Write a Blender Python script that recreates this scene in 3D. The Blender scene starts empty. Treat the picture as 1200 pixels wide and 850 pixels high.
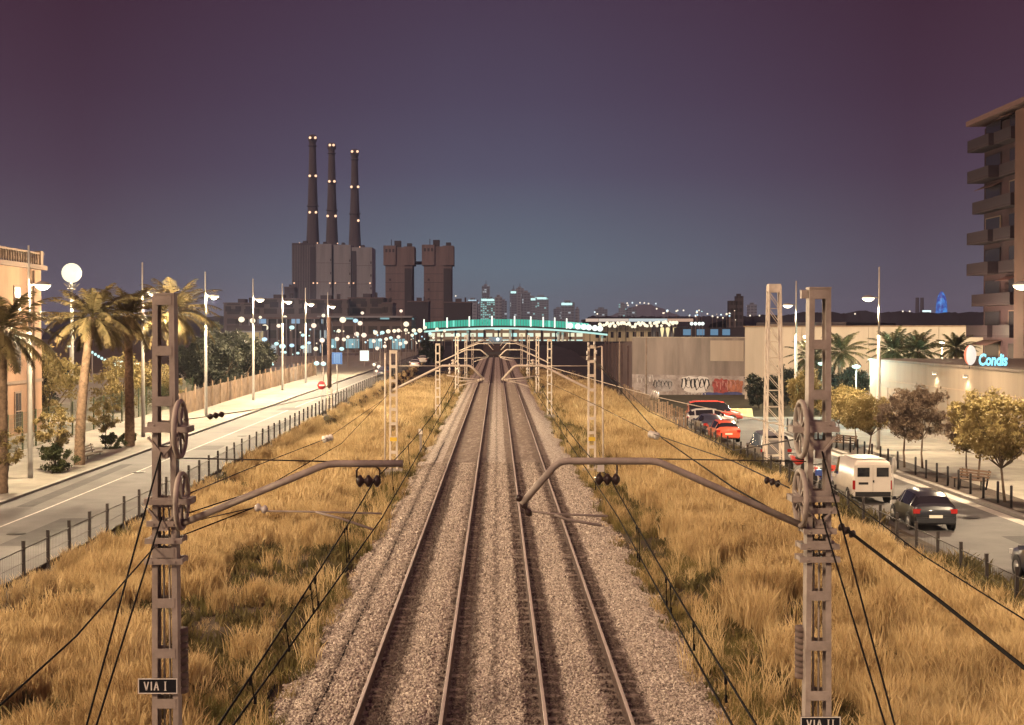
import bpy, math, random
import numpy as np
from mathutils import Vector, Matrix, Euler, noise

# ------------------------------------------------------------------ camera, sky, sun, exposure
SC = bpy.context.scene
COL = SC.collection
rnd = random.Random(7)
CAMZ = 7.6
FPX = 1667.0
YAW, PITCH = math.radians(0.6), math.radians(1.27)
cam_d = bpy.data.cameras.new("camera")
cam = bpy.data.objects.new("camera", cam_d)
COL.objects.link(cam)
cam_d.sensor_width = 36.0
cam_d.lens = 36.0 * FPX / 1200.0
cam_d.clip_start, cam_d.clip_end = 0.2, 20000
cam.location = (0, 0, CAMZ)
cam.rotation_euler = (math.pi / 2 - PITCH, 0, -YAW)
SC.camera = cam

W = bpy.data.worlds.new("World")
SC.world = W
W.use_nodes = True
AMBIENT = 1.0
HAZE = 0.00008


def build_world():
    nt = W.node_tree
    nt.nodes.clear()
    N, L = nt.nodes.new, nt.links.new
    tc = N("ShaderNodeTexCoord")
    sep = N("ShaderNodeSeparateXYZ")
    L(tc.outputs["Generated"], sep.inputs[0])
    # height above the horizon
    ramp = N("ShaderNodeValToRGB")
    L(sep.outputs["Z"], ramp.inputs[0])
    els = ramp.color_ramp.elements
    stops = [(0.0, (.128, .172, .200)), (.045, (.120, .168, .214)), (.11, (.086, .082, .134)), (.16, (.072, .055, .099)),
             (.228, (.062, .037, .070)), (.33, (.075, .045, .065)), (.6, (.17, .10, .125)), (1.0, (.21, .125, .15))]
    els[0].position, els[0].color = stops[0][0], stops[0][1] + (1,)
    els[1].position, els[1].color = stops[-1][0], stops[-1][1] + (1,)
    for p, c in stops[1:-1]:
        e = els.new(p)
        e.color = c + (1,)
    # glow of the city round the compass
    at = N("ShaderNodeMath"); at.operation = 'ARCTAN2'
    L(sep.outputs["X"], at.inputs[0]); L(sep.outputs["Y"], at.inputs[1])
    sc_ = N("ShaderNodeMath"); sc_.operation = 'DIVIDE'; sc_.inputs[1].default_value = math.pi
    L(at.outputs[0], sc_.inputs[0])
    ab = N("ShaderNodeMath"); ab.operation = 'ABSOLUTE'
    L(sc_.outputs[0], ab.inputs[0])
    r2 = N("ShaderNodeValToRGB")
    L(ab.outputs[0], r2.inputs[0])
    e2 = r2.color_ramp.elements
    e2[0].position, e2[0].color = 0.01, (1, 1, 1, 1)
    e2[1].position, e2[1].color = .6, (1.7, 1.15, 1.25, 1)
    for p_, c_ in ((.05, (.90, .73, .76)), (.09, (.74, .42, .46)), (.115, (.88, .54, .54)), (.2, (.95, .62, .62))):
        m = e2.new(p_); m.color = c_ + (1,)
    mul = N("ShaderNodeMix"); mul.data_type = 'RGBA'; mul.blend_type = 'MULTIPLY'
    mul.inputs[0].default_value = 1.0
    L(ramp.outputs[0], mul.inputs[6]); L(r2.outputs[0], mul.inputs[7])
    bg = N("ShaderNodeBackground"); bg.inputs[1].default_value = AMBIENT
    L(mul.outputs[2], bg.inputs[0])
    out = N("ShaderNodeOutputWorld")
    L(bg.outputs[0], out.inputs[0])


build_world()

sun_d = bpy.data.lights.new("sun", 'SUN')
sun_d.energy = 2.6
sun_d.angle = math.radians(9)
sun_d.color = (1.0, .70, .46)
sun = bpy.data.objects.new("sun", sun_d)
COL.objects.link(sun)
sun.rotation_euler = Euler((math.radians(57), 0, math.radians(-38)), 'XYZ')
LAMP_W = 20000.0
LAMP_COL = (1.0, .78, .50)

vs = SC.view_settings
vs.view_transform = 'Standard'
vs.look = 'None'
vs.exposure = 0.0
vs.gamma = 1.0
SC.cycles.use_denoising = True
SC.cycles.volume_bounces = 0
SC.cycles.max_bounces = 5
SC.cycles.diffuse_bounces = 2
SC.cycles.glossy_bounces = 2
SC.cycles.transparent_max_bounces = 8
SC.cycles.sample_clamp_indirect = 4.0

_R = Matrix.Rotation(-YAW, 3, 'Z') @ Matrix.Rotation(math.pi / 2 - PITCH, 3, 'X')


def ray(px, py):
    return _R @ Vector(((px - 600) / FPX, -(py - 425) / FPX, -1.0))


def at(px, py, Y):
    """point seen at photo pixel (px, py), Y metres up the line"""
    d = ray(px, py)
    return Vector((0, 0, CAMZ)) + d * (Y / d.y)


# ------------------------------------------------------------------ materials
MATS = {}


def mat(name, col, rough=.7, metal=0.0, var=.18, scale=3.0, bump=0.0, bscale=30.0, col2=None, spec=.3, detail=5.0, stretch=None):
    if name in MATS:
        return MATS[name]
    m = bpy.data.materials.new(name)
    m.use_nodes = True
    nt = m.node_tree
    b = nt.nodes["Principled BSDF"]
    b.inputs["Roughness"].default_value = rough
    b.inputs["Metallic"].default_value = metal
    b.inputs["Specular IOR Level"].default_value = spec
    N, L = nt.nodes.new, nt.links.new
    if var > 0 or bump > 0 or col2:
        tc = N("ShaderNodeTexCoord")
    if var > 0 or col2:
        nz = N("ShaderNodeTexNoise")
        nz.inputs["Scale"].default_value = scale
        nz.inputs["Detail"].default_value = detail
        nz.inputs["Roughness"].default_value = .65
        if stretch:
            mp = N("ShaderNodeMapping"); mp.inputs["Scale"].default_value = stretch
            L(tc.outputs["Object"], mp.inputs[0]); L(mp.outputs[0], nz.inputs["Vector"])
        else:
            L(tc.outputs["Object"], nz.inputs["Vector"])
        rp = N("ShaderNodeValToRGB")
        L(nz.outputs[0], rp.inputs[0])
        c2 = col2 or tuple(min(1, c * (1 + var)) for c in col)
        c1 = col if col2 else tuple(c * (1 - var) for c in col)
        rp.color_ramp.elements[0].position = .34
        rp.color_ramp.elements[1].position = .66
        rp.color_ramp.elements[0].color = tuple(c1) + (1,)
        rp.color_ramp.elements[1].color = tuple(c2) + (1,)
        L(rp.outputs[0], b.inputs["Base Color"])
    else:
        b.inputs["Base Color"].default_value = tuple(col) + (1,)
    if bump > 0:
        n2 = N("ShaderNodeTexNoise")
        n2.inputs["Scale"].default_value = bscale
        n2.inputs["Detail"].default_value = 4
        L(tc.outputs["Object"], n2.inputs["Vector"])
        bp = N("ShaderNodeBump")
        bp.inputs["Strength"].default_value = bump
        bp.inputs["Distance"].default_value = .05
        L(n2.outputs[0], bp.inputs["Height"])
        L(bp.outputs[0], b.inputs["Normal"])
    MATS[name] = m
    return m


def emit(name, col, strength):
    if name in MATS:
        return MATS[name]
    m = bpy.data.materials.new(name)
    m.use_nodes = True
    b = m.node_tree.nodes["Principled BSDF"]
    b.inputs["Base Color"].default_value = (.06, .06, .06, 1)
    b.inputs["Emission Color"].default_value = tuple(col) + (1,)
    b.inputs["Emission Strength"].default_value = strength
    MATS[name] = m
    return m


def facade(name, wall, lit, cell=(3.0, 3.2), share=.4, strength=1.2, lit2=None):
    """far facade: rows of panes, some of them lit from inside"""
    if name in MATS:
        return MATS[name]
    m = bpy.data.materials.new(name)
    m.use_nodes = True
    nt = m.node_tree
    N, L = nt.nodes.new, nt.links.new
    b = nt.nodes["Principled BSDF"]
    b.inputs["Roughness"].default_value = .6

    def math_(op, a, c=None, v=None):
        n = N("ShaderNodeMath"); n.operation = op
        for i, s in enumerate((a, c)):
            if s is None: continue
            if isinstance(s, (int, float)): n.inputs[i].default_value = s
            else: L(s, n.inputs[i])
        return n.outputs[0]
    tc = N("ShaderNodeTexCoord"); sp = N("ShaderNodeSeparateXYZ")
    L(tc.outputs["Object"], sp.inputs[0])
    u = math_('DIVIDE', math_('ADD', sp.outputs[0], math_('MULTIPLY', sp.outputs[1], .993)), cell[0])
    v = math_('DIVIDE', sp.outputs[2], cell[1])
    fu, fv = math_('FRACT', u), math_('FRACT', v)
    inside = math_('MULTIPLY', math_('MULTIPLY', math_('GREATER_THAN', fu, .25), math_('GREATER_THAN', fv, .3)), math_('LESS_THAN', fv, .85))
    cb = N("ShaderNodeCombineXYZ")
    L(math_('FLOOR', u), cb.inputs[0]); L(math_('FLOOR', v), cb.inputs[1])
    wn = N("ShaderNodeTexWhiteNoise"); wn.noise_dimensions = '3D'
    L(cb.outputs[0], wn.inputs["Vector"])
    on = math_('MULTIPLY', inside, math_('LESS_THAN', wn.outputs["Value"], share))
    mx = N("ShaderNodeMix"); mx.data_type = 'RGBA'
    L(inside, mx.inputs[0])
    mx.inputs[6].default_value = tuple(wall) + (1,)
    mx.inputs[7].default_value = tuple(c * .35 for c in wall) + (1,)
    L(mx.outputs[2], b.inputs["Base Color"])
    if lit2:
        m2 = N("ShaderNodeMix"); m2.data_type = 'RGBA'
        sc = N("ShaderNodeSeparateColor"); L(wn.outputs["Color"], sc.inputs[0])
        L(sc.outputs[1], m2.inputs[0])
        m2.inputs[6].default_value = tuple(lit) + (1,); m2.inputs[7].default_value = tuple(lit2) + (1,)
        L(m2.outputs[2], b.inputs["Emission Color"])
    else:
        b.inputs["Emission Color"].default_value = tuple(lit) + (1,)
    L(math_('MULTIPLY', on, strength), b.inputs["Emission Strength"])
    MATS[name] = m
    return m


# ------------------------------------------------------------------ mesh helpers
class MB:
    def __init__(s):
        s.v, s.f, s.m, s.sm = [], [], [], []

    def add(s, vs_, fs, mi=0, smooth=False):
        o = len(s.v)
        s.v.extend([tuple(p) for p in vs_])
        for f in fs:
            s.f.append(tuple(i + o for i in f)); s.m.append(mi); s.sm.append(smooth)
        return s

    def box(s, c, d, rz=0.0, mi=0, M=None):
        x, y, z = d[0] / 2, d[1] / 2, d[2] / 2
        P = [Vector(p) for p in ((-x, -y, -z), (x, -y, -z), (x, y, -z), (-x, y, -z), (-x, -y, z), (x, -y, z), (x, y, z), (-x, y, z))]
        R = M if M is not None else Matrix.Rotation(rz, 3, 'Z')
        c = Vector(c)
        return s.add([R @ p + c for p in P], [(0, 3, 2, 1), (4, 5, 6, 7), (0, 1, 5, 4), (1, 2, 6, 5), (2, 3, 7, 6), (3, 0, 4, 7)], mi)

    def span(s, x0, x1, y0, y1, z0, z1, mi=0):
        return s.box(((x0 + x1) / 2, (y0 + y1) / 2, (z0 + z1) / 2), (abs(x1 - x0), abs(y1 - y0), abs(z1 - z0)), 0, mi)

    def bar(s, p, q, w, h=None, mi=0):
        p, q = Vector(p), Vector(q)
        d = q - p
        if d.length < 1e-6: return s
        z = d.normalized()
        up = Vector((0, 0, 1)) if abs(z.z) < .95 else Vector((0, 1, 0))
        x = up.cross(z).normalized(); y = z.cross(x)
        R = Matrix((x, y, z)).transposed()
        return s.box((p + q) / 2, (w, h or w, d.length), 0, mi, R)

    def tube(s, pts, r, n=8, mi=0, cap=True, smooth=True):
        pts = [Vector(p) for p in pts]
        rs = r if isinstance(r, (list, tuple)) else [r] * len(pts)
        V, F = [], []
        ref = None
        for i, p in enumerate(pts):
            a = pts[max(i - 1, 0)]; b = pts[min(i + 1, len(pts) - 1)]
            t = (b - a).normalized()
            if ref is None:
                ref = Vector((0, 0, 1)) if abs(t.z) < .9 else Vector((1, 0, 0))
            x = (ref - t * ref.dot(t)).normalized(); ref = x
            y = t.cross(x)
            for k in range(n):
                an = 2 * math.pi * k / n
                V.append(p + (x * math.cos(an) + y * math.sin(an)) * rs[i])
        for i in range(len(pts) - 1):
            for k in range(n):
                F.append((i * n + k, i * n + (k + 1) % n, (i + 1) * n + (k + 1) % n, (i + 1) * n + k))
        s.add(V, F, mi, smooth)
        if cap:
            o = len(s.v) - len(V)
            s.f.append(tuple(o + k for k in range(n))[::-1]); s.m.append(mi); s.sm.append(False)
            s.f.append(tuple(o + (len(pts) - 1) * n + k for k in range(n))); s.m.append(mi); s.sm.append(False)
        return s

    def lathe(s, prof, c=(0, 0, 0), n=16, mi=0, smooth=True, axis='Z'):
        V, F = [], []
        for r, z in prof:
            for k in range(n):
                a = 2 * math.pi * k / n
                p = (r * math.cos(a), r * math.sin(a), z)
                if axis == 'X': p = (p[2], p[0], p[1])
                if axis == 'Y': p = (p[1], p[2], p[0])
                V.append((p[0] + c[0], p[1] + c[1], p[2] + c[2]))
        for i in range(len(prof) - 1):
            for k in range(n):
                F.append((i * n + k, i * n + (k + 1) % n, (i + 1) * n + (k + 1) % n, (i + 1) * n + k))
        F.append(tuple(range(n))[::-1]); F.append(tuple((len(prof) - 1) * n + k for k in range(n)))
        return s.add(V, F, mi, smooth)

    def ball(s, c, r, n=12, mi=0, sz=1.0):
        prof = [(max(.001, r * math.sin(math.pi * i / (n // 2))), -r * sz * math.cos(math.pi * i / (n // 2))) for i in range(n // 2 + 1)]
        return s.lathe(prof, c, n, mi)

    def prism(s, poly, y0, y1, mi=0, plane='XZ'):
        n = len(poly)
        V = []
        for y in (y0, y1):
            for a, b in poly:
                V.append({'XZ': (a, y, b), 'YZ': (y, a, b), 'XY': (a, b, y)}[plane])
        F = [tuple(range(n)), tuple(range(n, 2 * n))[::-1]] + [(i, n + i, n + (i + 1) % n, (i + 1) % n) for i in range(n)]
        return s.add(V, F, mi)

    def build(s, name, mats, parent=None, loc=None):
        used = sorted({i for f in s.f for i in f})
        if len(used) != len(s.v):
            new = {k: i for i, k in enumerate(used)}
            s.v = [s.v[k] for k in used]; s.f = [tuple(new[i] for i in f) for f in s.f]
        me = bpy.data.meshes.new(name)
        me.from_pydata(s.v, [], s.f)
        if not isinstance(mats, (list, tuple)): mats = [mats]
        for m in mats: me.materials.append(m)
        if s.f:
            me.polygons.foreach_set("material_index", s.m)
            me.polygons.foreach_set("use_smooth", s.sm)
        me.update()
        o = bpy.data.objects.new(name, me)
        COL.objects.link(o)
        if parent is not None: o.parent = parent
        if loc is not None: o.location = loc
        return o


def np_mesh(name, V, F, mats, mi=None, smooth=False):
    """mesh of equal sized polygons from arrays"""
    me = bpy.data.meshes.new(name)
    V = np.asarray(V, dtype=np.float32); F = np.asarray(F, dtype=np.int32)
    k = F.shape[1]
    me.vertices.add(len(V)); me.vertices.foreach_set("co", V.ravel())
    me.loops.add(F.size); me.loops.foreach_set("vertex_index", F.ravel())
    me.polygons.add(len(F))
    me.polygons.foreach_set("loop_start", np.arange(0, F.size, k, dtype=np.int32))
    me.polygons.foreach_set("loop_total", np.full(len(F), k, dtype=np.int32))
    if mi is not None: me.polygons.foreach_set("material_index", np.asarray(mi, dtype=np.int32))
    if smooth: me.polygons.foreach_set("use_smooth", np.ones(len(F), dtype=bool))
    for m in (mats if isinstance(mats, (list, tuple)) else [mats]): me.materials.append(m)
    me.update(); me.validate()
    return me


def link(name, me, parent=None, loc=None):
    o = bpy.data.objects.new(name, me)
    COL.objects.link(o)
    if parent is not None: o.parent = parent
    if loc is not None: o.location = loc
    return o


def tag(o, label=None, cat=None, group=None, kind=None):
    if label: o["label"] = label
    if cat: o["category"] = cat
    if group: o["group"] = group
    if kind: o["kind"] = kind
    return o


def thing(name, label, cat, loc=(0, 0, 0), rz=0.0, group=None):
    o = bpy.data.objects.new(name, None)
    COL.objects.link(o)
    o.empty_display_size = .3
    o.location = loc; o.rotation_euler = (0, 0, rz)
    return tag(o, label, cat, group)


def dup(root, loc=None, rz=None, label=None, group=None, scale=None, skip=()):
    def rec(o, parent):
        c = o.copy()
        COL.objects.link(c)
        if parent is not None: c.parent = parent
        for ch in list(o.children):
            if ch.name.split('.')[0] in skip: continue
            rec(ch, c)
        return c
    r = rec(root, None)
    if loc is not None: r.location = loc
    if rz is not None: r.rotation_euler = (0, 0, rz)
    if label: r["label"] = label
    if group: r["group"] = group
    if scale: r.scale = (scale,) * 3 if isinstance(scale, (int, float)) else scale
    return r


def instancer(name, pts, rot, scl, idx, meshes, kind="stuff"):
    """one object that sows copies of a few meshes over its points"""
    me = bpy.data.meshes.new(name)
    me.vertices.add(len(pts)); me.vertices.foreach_set("co", np.asarray(pts, np.float32).ravel())
    a = me.attributes.new("rot", 'FLOAT_VECTOR', 'POINT'); a.data.foreach_set("vector", np.asarray(rot, np.float32).ravel())
    a = me.attributes.new("scl", 'FLOAT_VECTOR', 'POINT'); a.data.foreach_set("vector", np.asarray(scl, np.float32).ravel())
    a = me.attributes.new("pick", 'INT', 'POINT'); a.data.foreach_set("value", np.asarray(idx, np.int32))
    o = bpy.data.objects.new(name, me)
    COL.objects.link(o)
    tag(o, kind=kind)
    nt = bpy.data.node_groups.new(name + "_sowing", 'GeometryNodeTree')
    nt.interface.new_socket("Geometry", in_out='INPUT', socket_type='NodeSocketGeometry')
    nt.interface.new_socket("Geometry", in_out='OUTPUT', socket_type='NodeSocketGeometry')
    N, L = nt.nodes.new, nt.links.new
    gi, go = N("NodeGroupInput"), N("NodeGroupOutput")
    coll = bpy.data.collections.new(name + "_kinds")
    for i, m in enumerate(meshes):
        coll.objects.link(bpy.data.objects.new("%s_kind_%02d" % (name, i), m))
    ci = N("GeometryNodeCollectionInfo")
    ci.inputs["Collection"].default_value = coll
    ci.inputs["Separate Children"].default_value = True
    ci.inputs["Reset Children"].default_value = True
    ip = N("GeometryNodeInstanceOnPoints")
    ip.inputs["Pick Instance"].default_value = True

    def attr(n, t):
        x = N("GeometryNodeInputNamedAttribute"); x.data_type = t
        x.inputs["Name"].default_value = n
        return x.outputs["Attribute"]
    L(gi.outputs[0], ip.inputs["Points"])
    L(ci.outputs[0], ip.inputs["Instance"])
    L(attr("pick", 'INT'), ip.inputs["Instance Index"])
    L(attr("rot", 'FLOAT_VECTOR'), ip.inputs["Rotation"])
    L(attr("scl", 'FLOAT_VECTOR'), ip.inputs["Scale"])
    L(ip.outputs[0], go.inputs[0])
    md = o.modifiers.new("sowing", 'NODES')
    md.node_group = nt
    return o


def fbm(x, y, s, seed=0.0):
    return noise.fractal(Vector((x * s + seed, y * s - seed * .7, seed)), 1.0, 2.0, 3)


def smooth01(t):
    t = min(1, max(0, t)); return t * t * (3 - 2 * t)


def interp(t, tab):
    if t <= tab[0][0]: return tab[0][1]
    for (a, u), (b, v) in zip(tab, tab[1:]):
        if t <= b: return u + (v - u) * (t - a) / (b - a)
    return tab[-1][1]

# ------------------------------------------------------------------ the ground, roads and pavements
ZL = [(0, 0), (60, .05), (85, .4), (146, 1.05), (250, 1.6), (420, 2.0), (700, 2.0)]
XK = [(0, -21.7), (60, -21.5), (85, -20.9), (146, -19.9), (250, -19.3), (700, -19.0)]
zl = lambda y: interp(y, ZL)
xk = lambda y: interp(y, XK)
FENCE_L, FENCE_R, KERB_R = -14.4, 14.2, 21.2


def groundz(x, y):
    if x < -13.0: return -.45 + (zl(y) + .3) * smooth01((-13.0 - x) / 1.2)
    if x > 12.6: return -.45 + .30 * smooth01((x - 12.6) / 1.2)
    return -.45


def sheet(name, xs, ys, zf, m, kind="structure"):
    V = [(x, y, zf(x, y)) for y in ys for x in xs]
    n = len(xs)
    F = [(j * n + i, j * n + i + 1, (j + 1) * n + i + 1, (j + 1) * n + i) for j in range(len(ys) - 1) for i in range(n - 1)]
    o = link(name, np_mesh(name, V, F, m, smooth=True))
    return tag(o, kind=kind)


M_dirt = mat("dry_soil", (.045, .032, .020), .95, var=.35, scale=.7, bump=.5, bscale=6, col2=(.09, .064, .038))
M_asph = mat("asphalt", (.08, .073, .07), .8, scale=.35, col2=(.125, .115, .108), bump=.15, bscale=60, spec=.25)
M_pave = mat("paving", (.20, .18, .15), .85, scale=.5, var=.24, bump=.1, bscale=20)
M_kerb = mat("kerb_stone", (.22, .205, .185), .85, var=.15, scale=2)
M_white = mat("road_paint", (.24, .225, .20), .7, scale=2.2, col2=(.48, .45, .40))

ysg = [-300, -60, 0, 10, 20, 30, 40, 50, 60, 70, 85, 100, 120, 146, 180, 215, 250, 330, 420, 560, 700, 1200, 2500, 9000]
xsg = [-7000, -1500, -400, -120, -60, -30, -22, -18, -15, -14.4, -14.2, -13.9, -13.6, -13.3, -13, -11, -8, -5, 0, 5, 8, 11, 12.6, 12.9, 13.2, 13.5, 13.8, 14.2, 16, 22, 30, 60, 120, 400, 1500, 7000]
sheet("ground", xsg, ysg, groundz, M_dirt)

ysr = [-40, -20, 0, 15, 30, 45, 60, 70, 78, 85, 95, 105, 115, 125, 135, 146, 165, 185, 210, 250, 300, 350, 420, 520]
V, F = [], []
for y in ysr:
    for t in range(5):
        x = -14.75 + (xk(y) + 14.75) * t / 4
        V.append((x, y, zl(y)))
F = [(j * 5 + i + 1, j * 5 + i, (j + 1) * 5 + i, (j + 1) * 5 + i + 1) for j in range(len(ysr) - 1) for i in range(4)]
tag(link("road", np_mesh("road", V, F, M_asph)), kind="structure")
V = []
for y in ysr:
    for x in (xk(y) - .22, -28.6, -60): V.append((x, y, zl(y) + .12 if x > -40 else zl(y) - .1))
F = [(j * 3 + i + 1, j * 3 + i, (j + 1) * 3 + i, (j + 1) * 3 + i + 1) for j in range(len(ysr) - 1) for i in range(2)]
tag(link("pavement", np_mesh("pavement", V, F, M_pave)), kind="structure")
mb = MB()
for a, b in zip(ysr, ysr[1:]):
    V = []
    for y in (a, b):
        x, z = xk(y), zl(y)
        V += [(x, y, z - .1), (x, y, z + .124), (x - .22, y, z + .124), (x - .22, y, z - .1)]
    mb.add(V, [(0, 1, 5, 4), (1, 2, 6, 5), (2, 3, 7, 6)])
tag(mb.build("kerb", M_kerb), kind="structure")
# lane line and give way bars on the left road
mb = MB()
for a, b in zip(ysr, ysr[1:]):
    V = []
    for y in (a, b):
        x, z = xk(y) + 2.35, zl(y) + .004
        V += [(x - .05, y, z), (x + .05, y, z)]
    mb.add(V, [(0, 1, 3, 2)])
tag(mb.build("road_marking", M_white), kind="structure")

M_patch = mat("newer_asphalt", (.05, .046, .044), .85, scale=1.2, var=.2, bump=.15, bscale=60)
mb = MB()
for x0, x1, y0, y1 in ((-17.6, -16.2, 50, 57.5), (-20.6, -19.9, 61, 78), (-18.4, -16.9, 86, 89), (-16.6, -15.4, 99, 112), (-19.0, -17.2, 122, 126)):
    z = zl((y0 + y1) / 2)
    mb.add([(x0, y0, zl(y0) + .005), (x1, y0 + .1, zl(y0 + .1) + .005), (x1 - .05, y1, zl(y1) + .006), (x0 + .04, y1 - .2, zl(y1) + .006)], [(0, 1, 2, 3)])
mb.add([(18.6, 47, .005), (20.0, 47.2, .005), (20.05, 52.5, .005), (18.65, 52.3, .005)], [(0, 1, 2, 3)]).add([(19.0, 70, .005), (19.5, 70, .005), (19.5, 92, .005), (19.0, 92, .005)], [(0, 1, 2, 3)])
tag(mb.build("road_patch", M_patch), kind="structure")
for i, (x, y) in enumerate(((-17.9, 53), (-18.6, 74), (-17.2, 96), (19.3, 57.5), (18.7, 81))):
    z = zl(y) if x < 0 else 0
    c_ = MB().lathe([(.001, .012), (.30, .012), (.30, .008), (.36, .008), (.36, .0)], (x, y, z + .002), 20).build("manhole_cover", mat("cast_iron", (.035, .032, .03), .6, metal=.4))
    tag(c_, kind="structure")

# right hand street: lane, cross street, broad pavement
sheet("road", [14.6, 17, 19, KERB_R], [-40, 0, 30, 60, 90, 108], lambda x, y: 0.0, M_asph)
sheet("road", [14.6, KERB_R, 40, 75], [108, 114, 122], lambda x, y: 0.0, M_asph)
sheet("pavement", [KERB_R + .2, 25, 30, 60], [-40, 0, 30, 60, 90, 107.8], lambda x, y: .12, M_pave)
mb = MB()
mb.span(KERB_R, KERB_R + .2, -40, 107.8, -.1, .124).span(KERB_R + .2, 75, 107.8, 108, -.1, .124).span(14.6, 75, 122, 122.25, -.1, .2)
tag(mb.build("kerb", M_kerb), kind="structure")
mb = MB().span(KERB_R - .62, KERB_R - .12, -40, 107, .0, .004)
tag(mb.build("gutter", mat("gutter_concrete", (.36, .33, .29), .85, var=.12, scale=2)), kind="structure")
sheet("verge", [14.62, 15.0, 15.45], [30, 45, 60, 75, 95], lambda x, y: .05 if x > 14.7 and x < 15.3 else .01, M_dirt)
sheet("dark_kerb_strip", [21.55, 22.4, 23.35], [44, 60, 80, 106], lambda x, y: .126, mat("dark_strip_ground", (.04, .028, .022), .95, var=.4, scale=3, bump=.5, bscale=10))  # darker strip of ground along the kerb
M_lawn = mat("dark_lawn", (.035, .034, .02), .95, scale=.8, col2=(.07, .06, .035))
sheet("lawn", [14.6, 30, 75], [122.25, 140, 158], lambda x, y: .1 + max(0, (y - 125)) * .012, M_lawn)

# ------------------------------------------------------------------ ballast, rails and sleepers
RX = (-2.81, -1.10, .95, 2.63)


def ballast_mat():
    m = bpy.data.materials.new("ballast")
    m.use_nodes = True
    nt = m.node_tree; N, L = nt.nodes.new, nt.links.new
    b = nt.nodes["Principled BSDF"]; b.inputs["Roughness"].default_value = .9
    b.inputs["Specular IOR Level"].default_value = .2
    geo = N("ShaderNodeNewGeometry")
    sp = N("ShaderNodeSeparateXYZ"); L(geo.outputs["Position"], sp.inputs[0])
    vo = N("ShaderNodeTexVoronoi"); vo.inputs["Scale"].default_value = 16
    L(geo.outputs["Position"], vo.inputs["Vector"])
    bw = N("ShaderNodeSeparateColor"); L(vo.outputs["Color"], bw.inputs[0])
    oi = N("ShaderNodeObjectInfo")
    ad = N("ShaderNodeMath"); ad.operation = 'ADD'; L(bw.outputs[0], ad.inputs[0]); L(oi.outputs["Random"], ad.inputs[1])
    fr = N("ShaderNodeMath"); fr.operation = 'FRACT'; L(ad.outputs[0], fr.inputs[0])
    rp = N("ShaderNodeValToRGB"); L(fr.outputs[0], rp.inputs[0])
    e = rp.color_ramp.elements
    e[0].position, e[0].color = 0, (.13, .105, .088, 1)
    e[1].position, e[1].color = 1, (.74, .66, .56, 1)
    q = e.new(.45); q.color = (.41, .345, .285, 1)
    q = e.new(.8); q.color = (.54, .465, .385, 1)
    # dark brown bands along the rails, set slightly to their right
    nz = N("ShaderNodeTexNoise"); nz.inputs["Scale"].default_value = 1.7; nz.inputs["Detail"].default_value = 6
    L(geo.outputs["Position"], nz.inputs["Vector"])

    def mth(op, a, c, clamp=False):
        n = N("ShaderNodeMath"); n.operation = op; n.use_clamp = clamp
        for i, s in enumerate((a, c)):
            if isinstance(s, (int, float)): n.inputs[i].default_value = s
            elif s is not None: L(s, n.inputs[i])
        return n.outputs[0]
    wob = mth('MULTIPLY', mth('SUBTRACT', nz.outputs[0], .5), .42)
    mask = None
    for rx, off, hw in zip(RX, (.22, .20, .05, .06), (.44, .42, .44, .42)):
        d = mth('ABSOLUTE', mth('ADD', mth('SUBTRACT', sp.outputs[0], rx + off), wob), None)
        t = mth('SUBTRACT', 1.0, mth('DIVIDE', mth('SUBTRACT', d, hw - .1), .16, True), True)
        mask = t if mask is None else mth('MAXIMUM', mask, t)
    # oil streak between the tracks and a worn path on the left shoulder
    for cx, hw in ((-.05, .10), (-3.75, .22), (-4.4, .12)):
        d = mth('ABSOLUTE', mth('ADD', mth('SUBTRACT', sp.outputs[0], cx), mth('MULTIPLY', wob, 1.4)), None)
        t = mth('MULTIPLY', mth('SUBTRACT', 1.0, mth('DIVIDE', d, hw, True), True), .75)
        mask = mth('MAXIMUM', mask, t)
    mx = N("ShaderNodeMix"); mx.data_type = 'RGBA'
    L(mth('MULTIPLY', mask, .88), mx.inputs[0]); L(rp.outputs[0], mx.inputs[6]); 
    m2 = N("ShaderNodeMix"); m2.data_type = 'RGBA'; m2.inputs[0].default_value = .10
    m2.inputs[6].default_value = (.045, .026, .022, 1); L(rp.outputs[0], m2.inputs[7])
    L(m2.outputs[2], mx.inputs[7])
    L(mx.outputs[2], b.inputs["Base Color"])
    bp = N("ShaderNodeBump"); bp.inputs["Strength"].default_value = .9; bp.inputs["Distance"].default_value = .04
    L(vo.outputs["Distance"], bp.inputs["Height"]); bp.invert = True
    L(bp.outputs[0], b.inputs["Normal"])
    return m


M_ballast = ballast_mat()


def ballastz(x, y):
    a = abs(x)
    z = -.205 if a < 3.7 else -.205 - .30 * smooth01((a - 3.7) / 1.5)
    if abs(x) < .6: z += .03
    return z


xsb = list(np.arange(-5.4, 5.41, .15))
ysb = list(np.arange(8, 70, .2)) + list(np.arange(70, 160, 1.0)) + [180, 220, 260, 340, 420]
V = [(x + rnd.uniform(-.03, .03), y + rnd.uniform(-.04, .04), ballastz(x, y) + rnd.uniform(-.022, .022)) for y in ysb for x in xsb]
n = len(xsb)
F = [(j * n + i, j * n + i + 1, (j + 1) * n + i + 1, (j + 1) * n + i) for j in range(len(ysb) - 1) for i in range(n - 1)]
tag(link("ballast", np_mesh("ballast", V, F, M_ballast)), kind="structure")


def stone_mesh(i):
    r = random.Random(100 + i)
    import bmesh
    bm = bmesh.new()
    bmesh.ops.create_icosphere(bm, subdivisions=1, radius=1)
    for v in bm.verts:
        v.co *= r.uniform(.72, 1.2)
        v.co.z *= .75
    me = bpy.data.meshes.new("stone"); bm.to_mesh(me); bm.free()
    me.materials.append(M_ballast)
    return me


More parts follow.
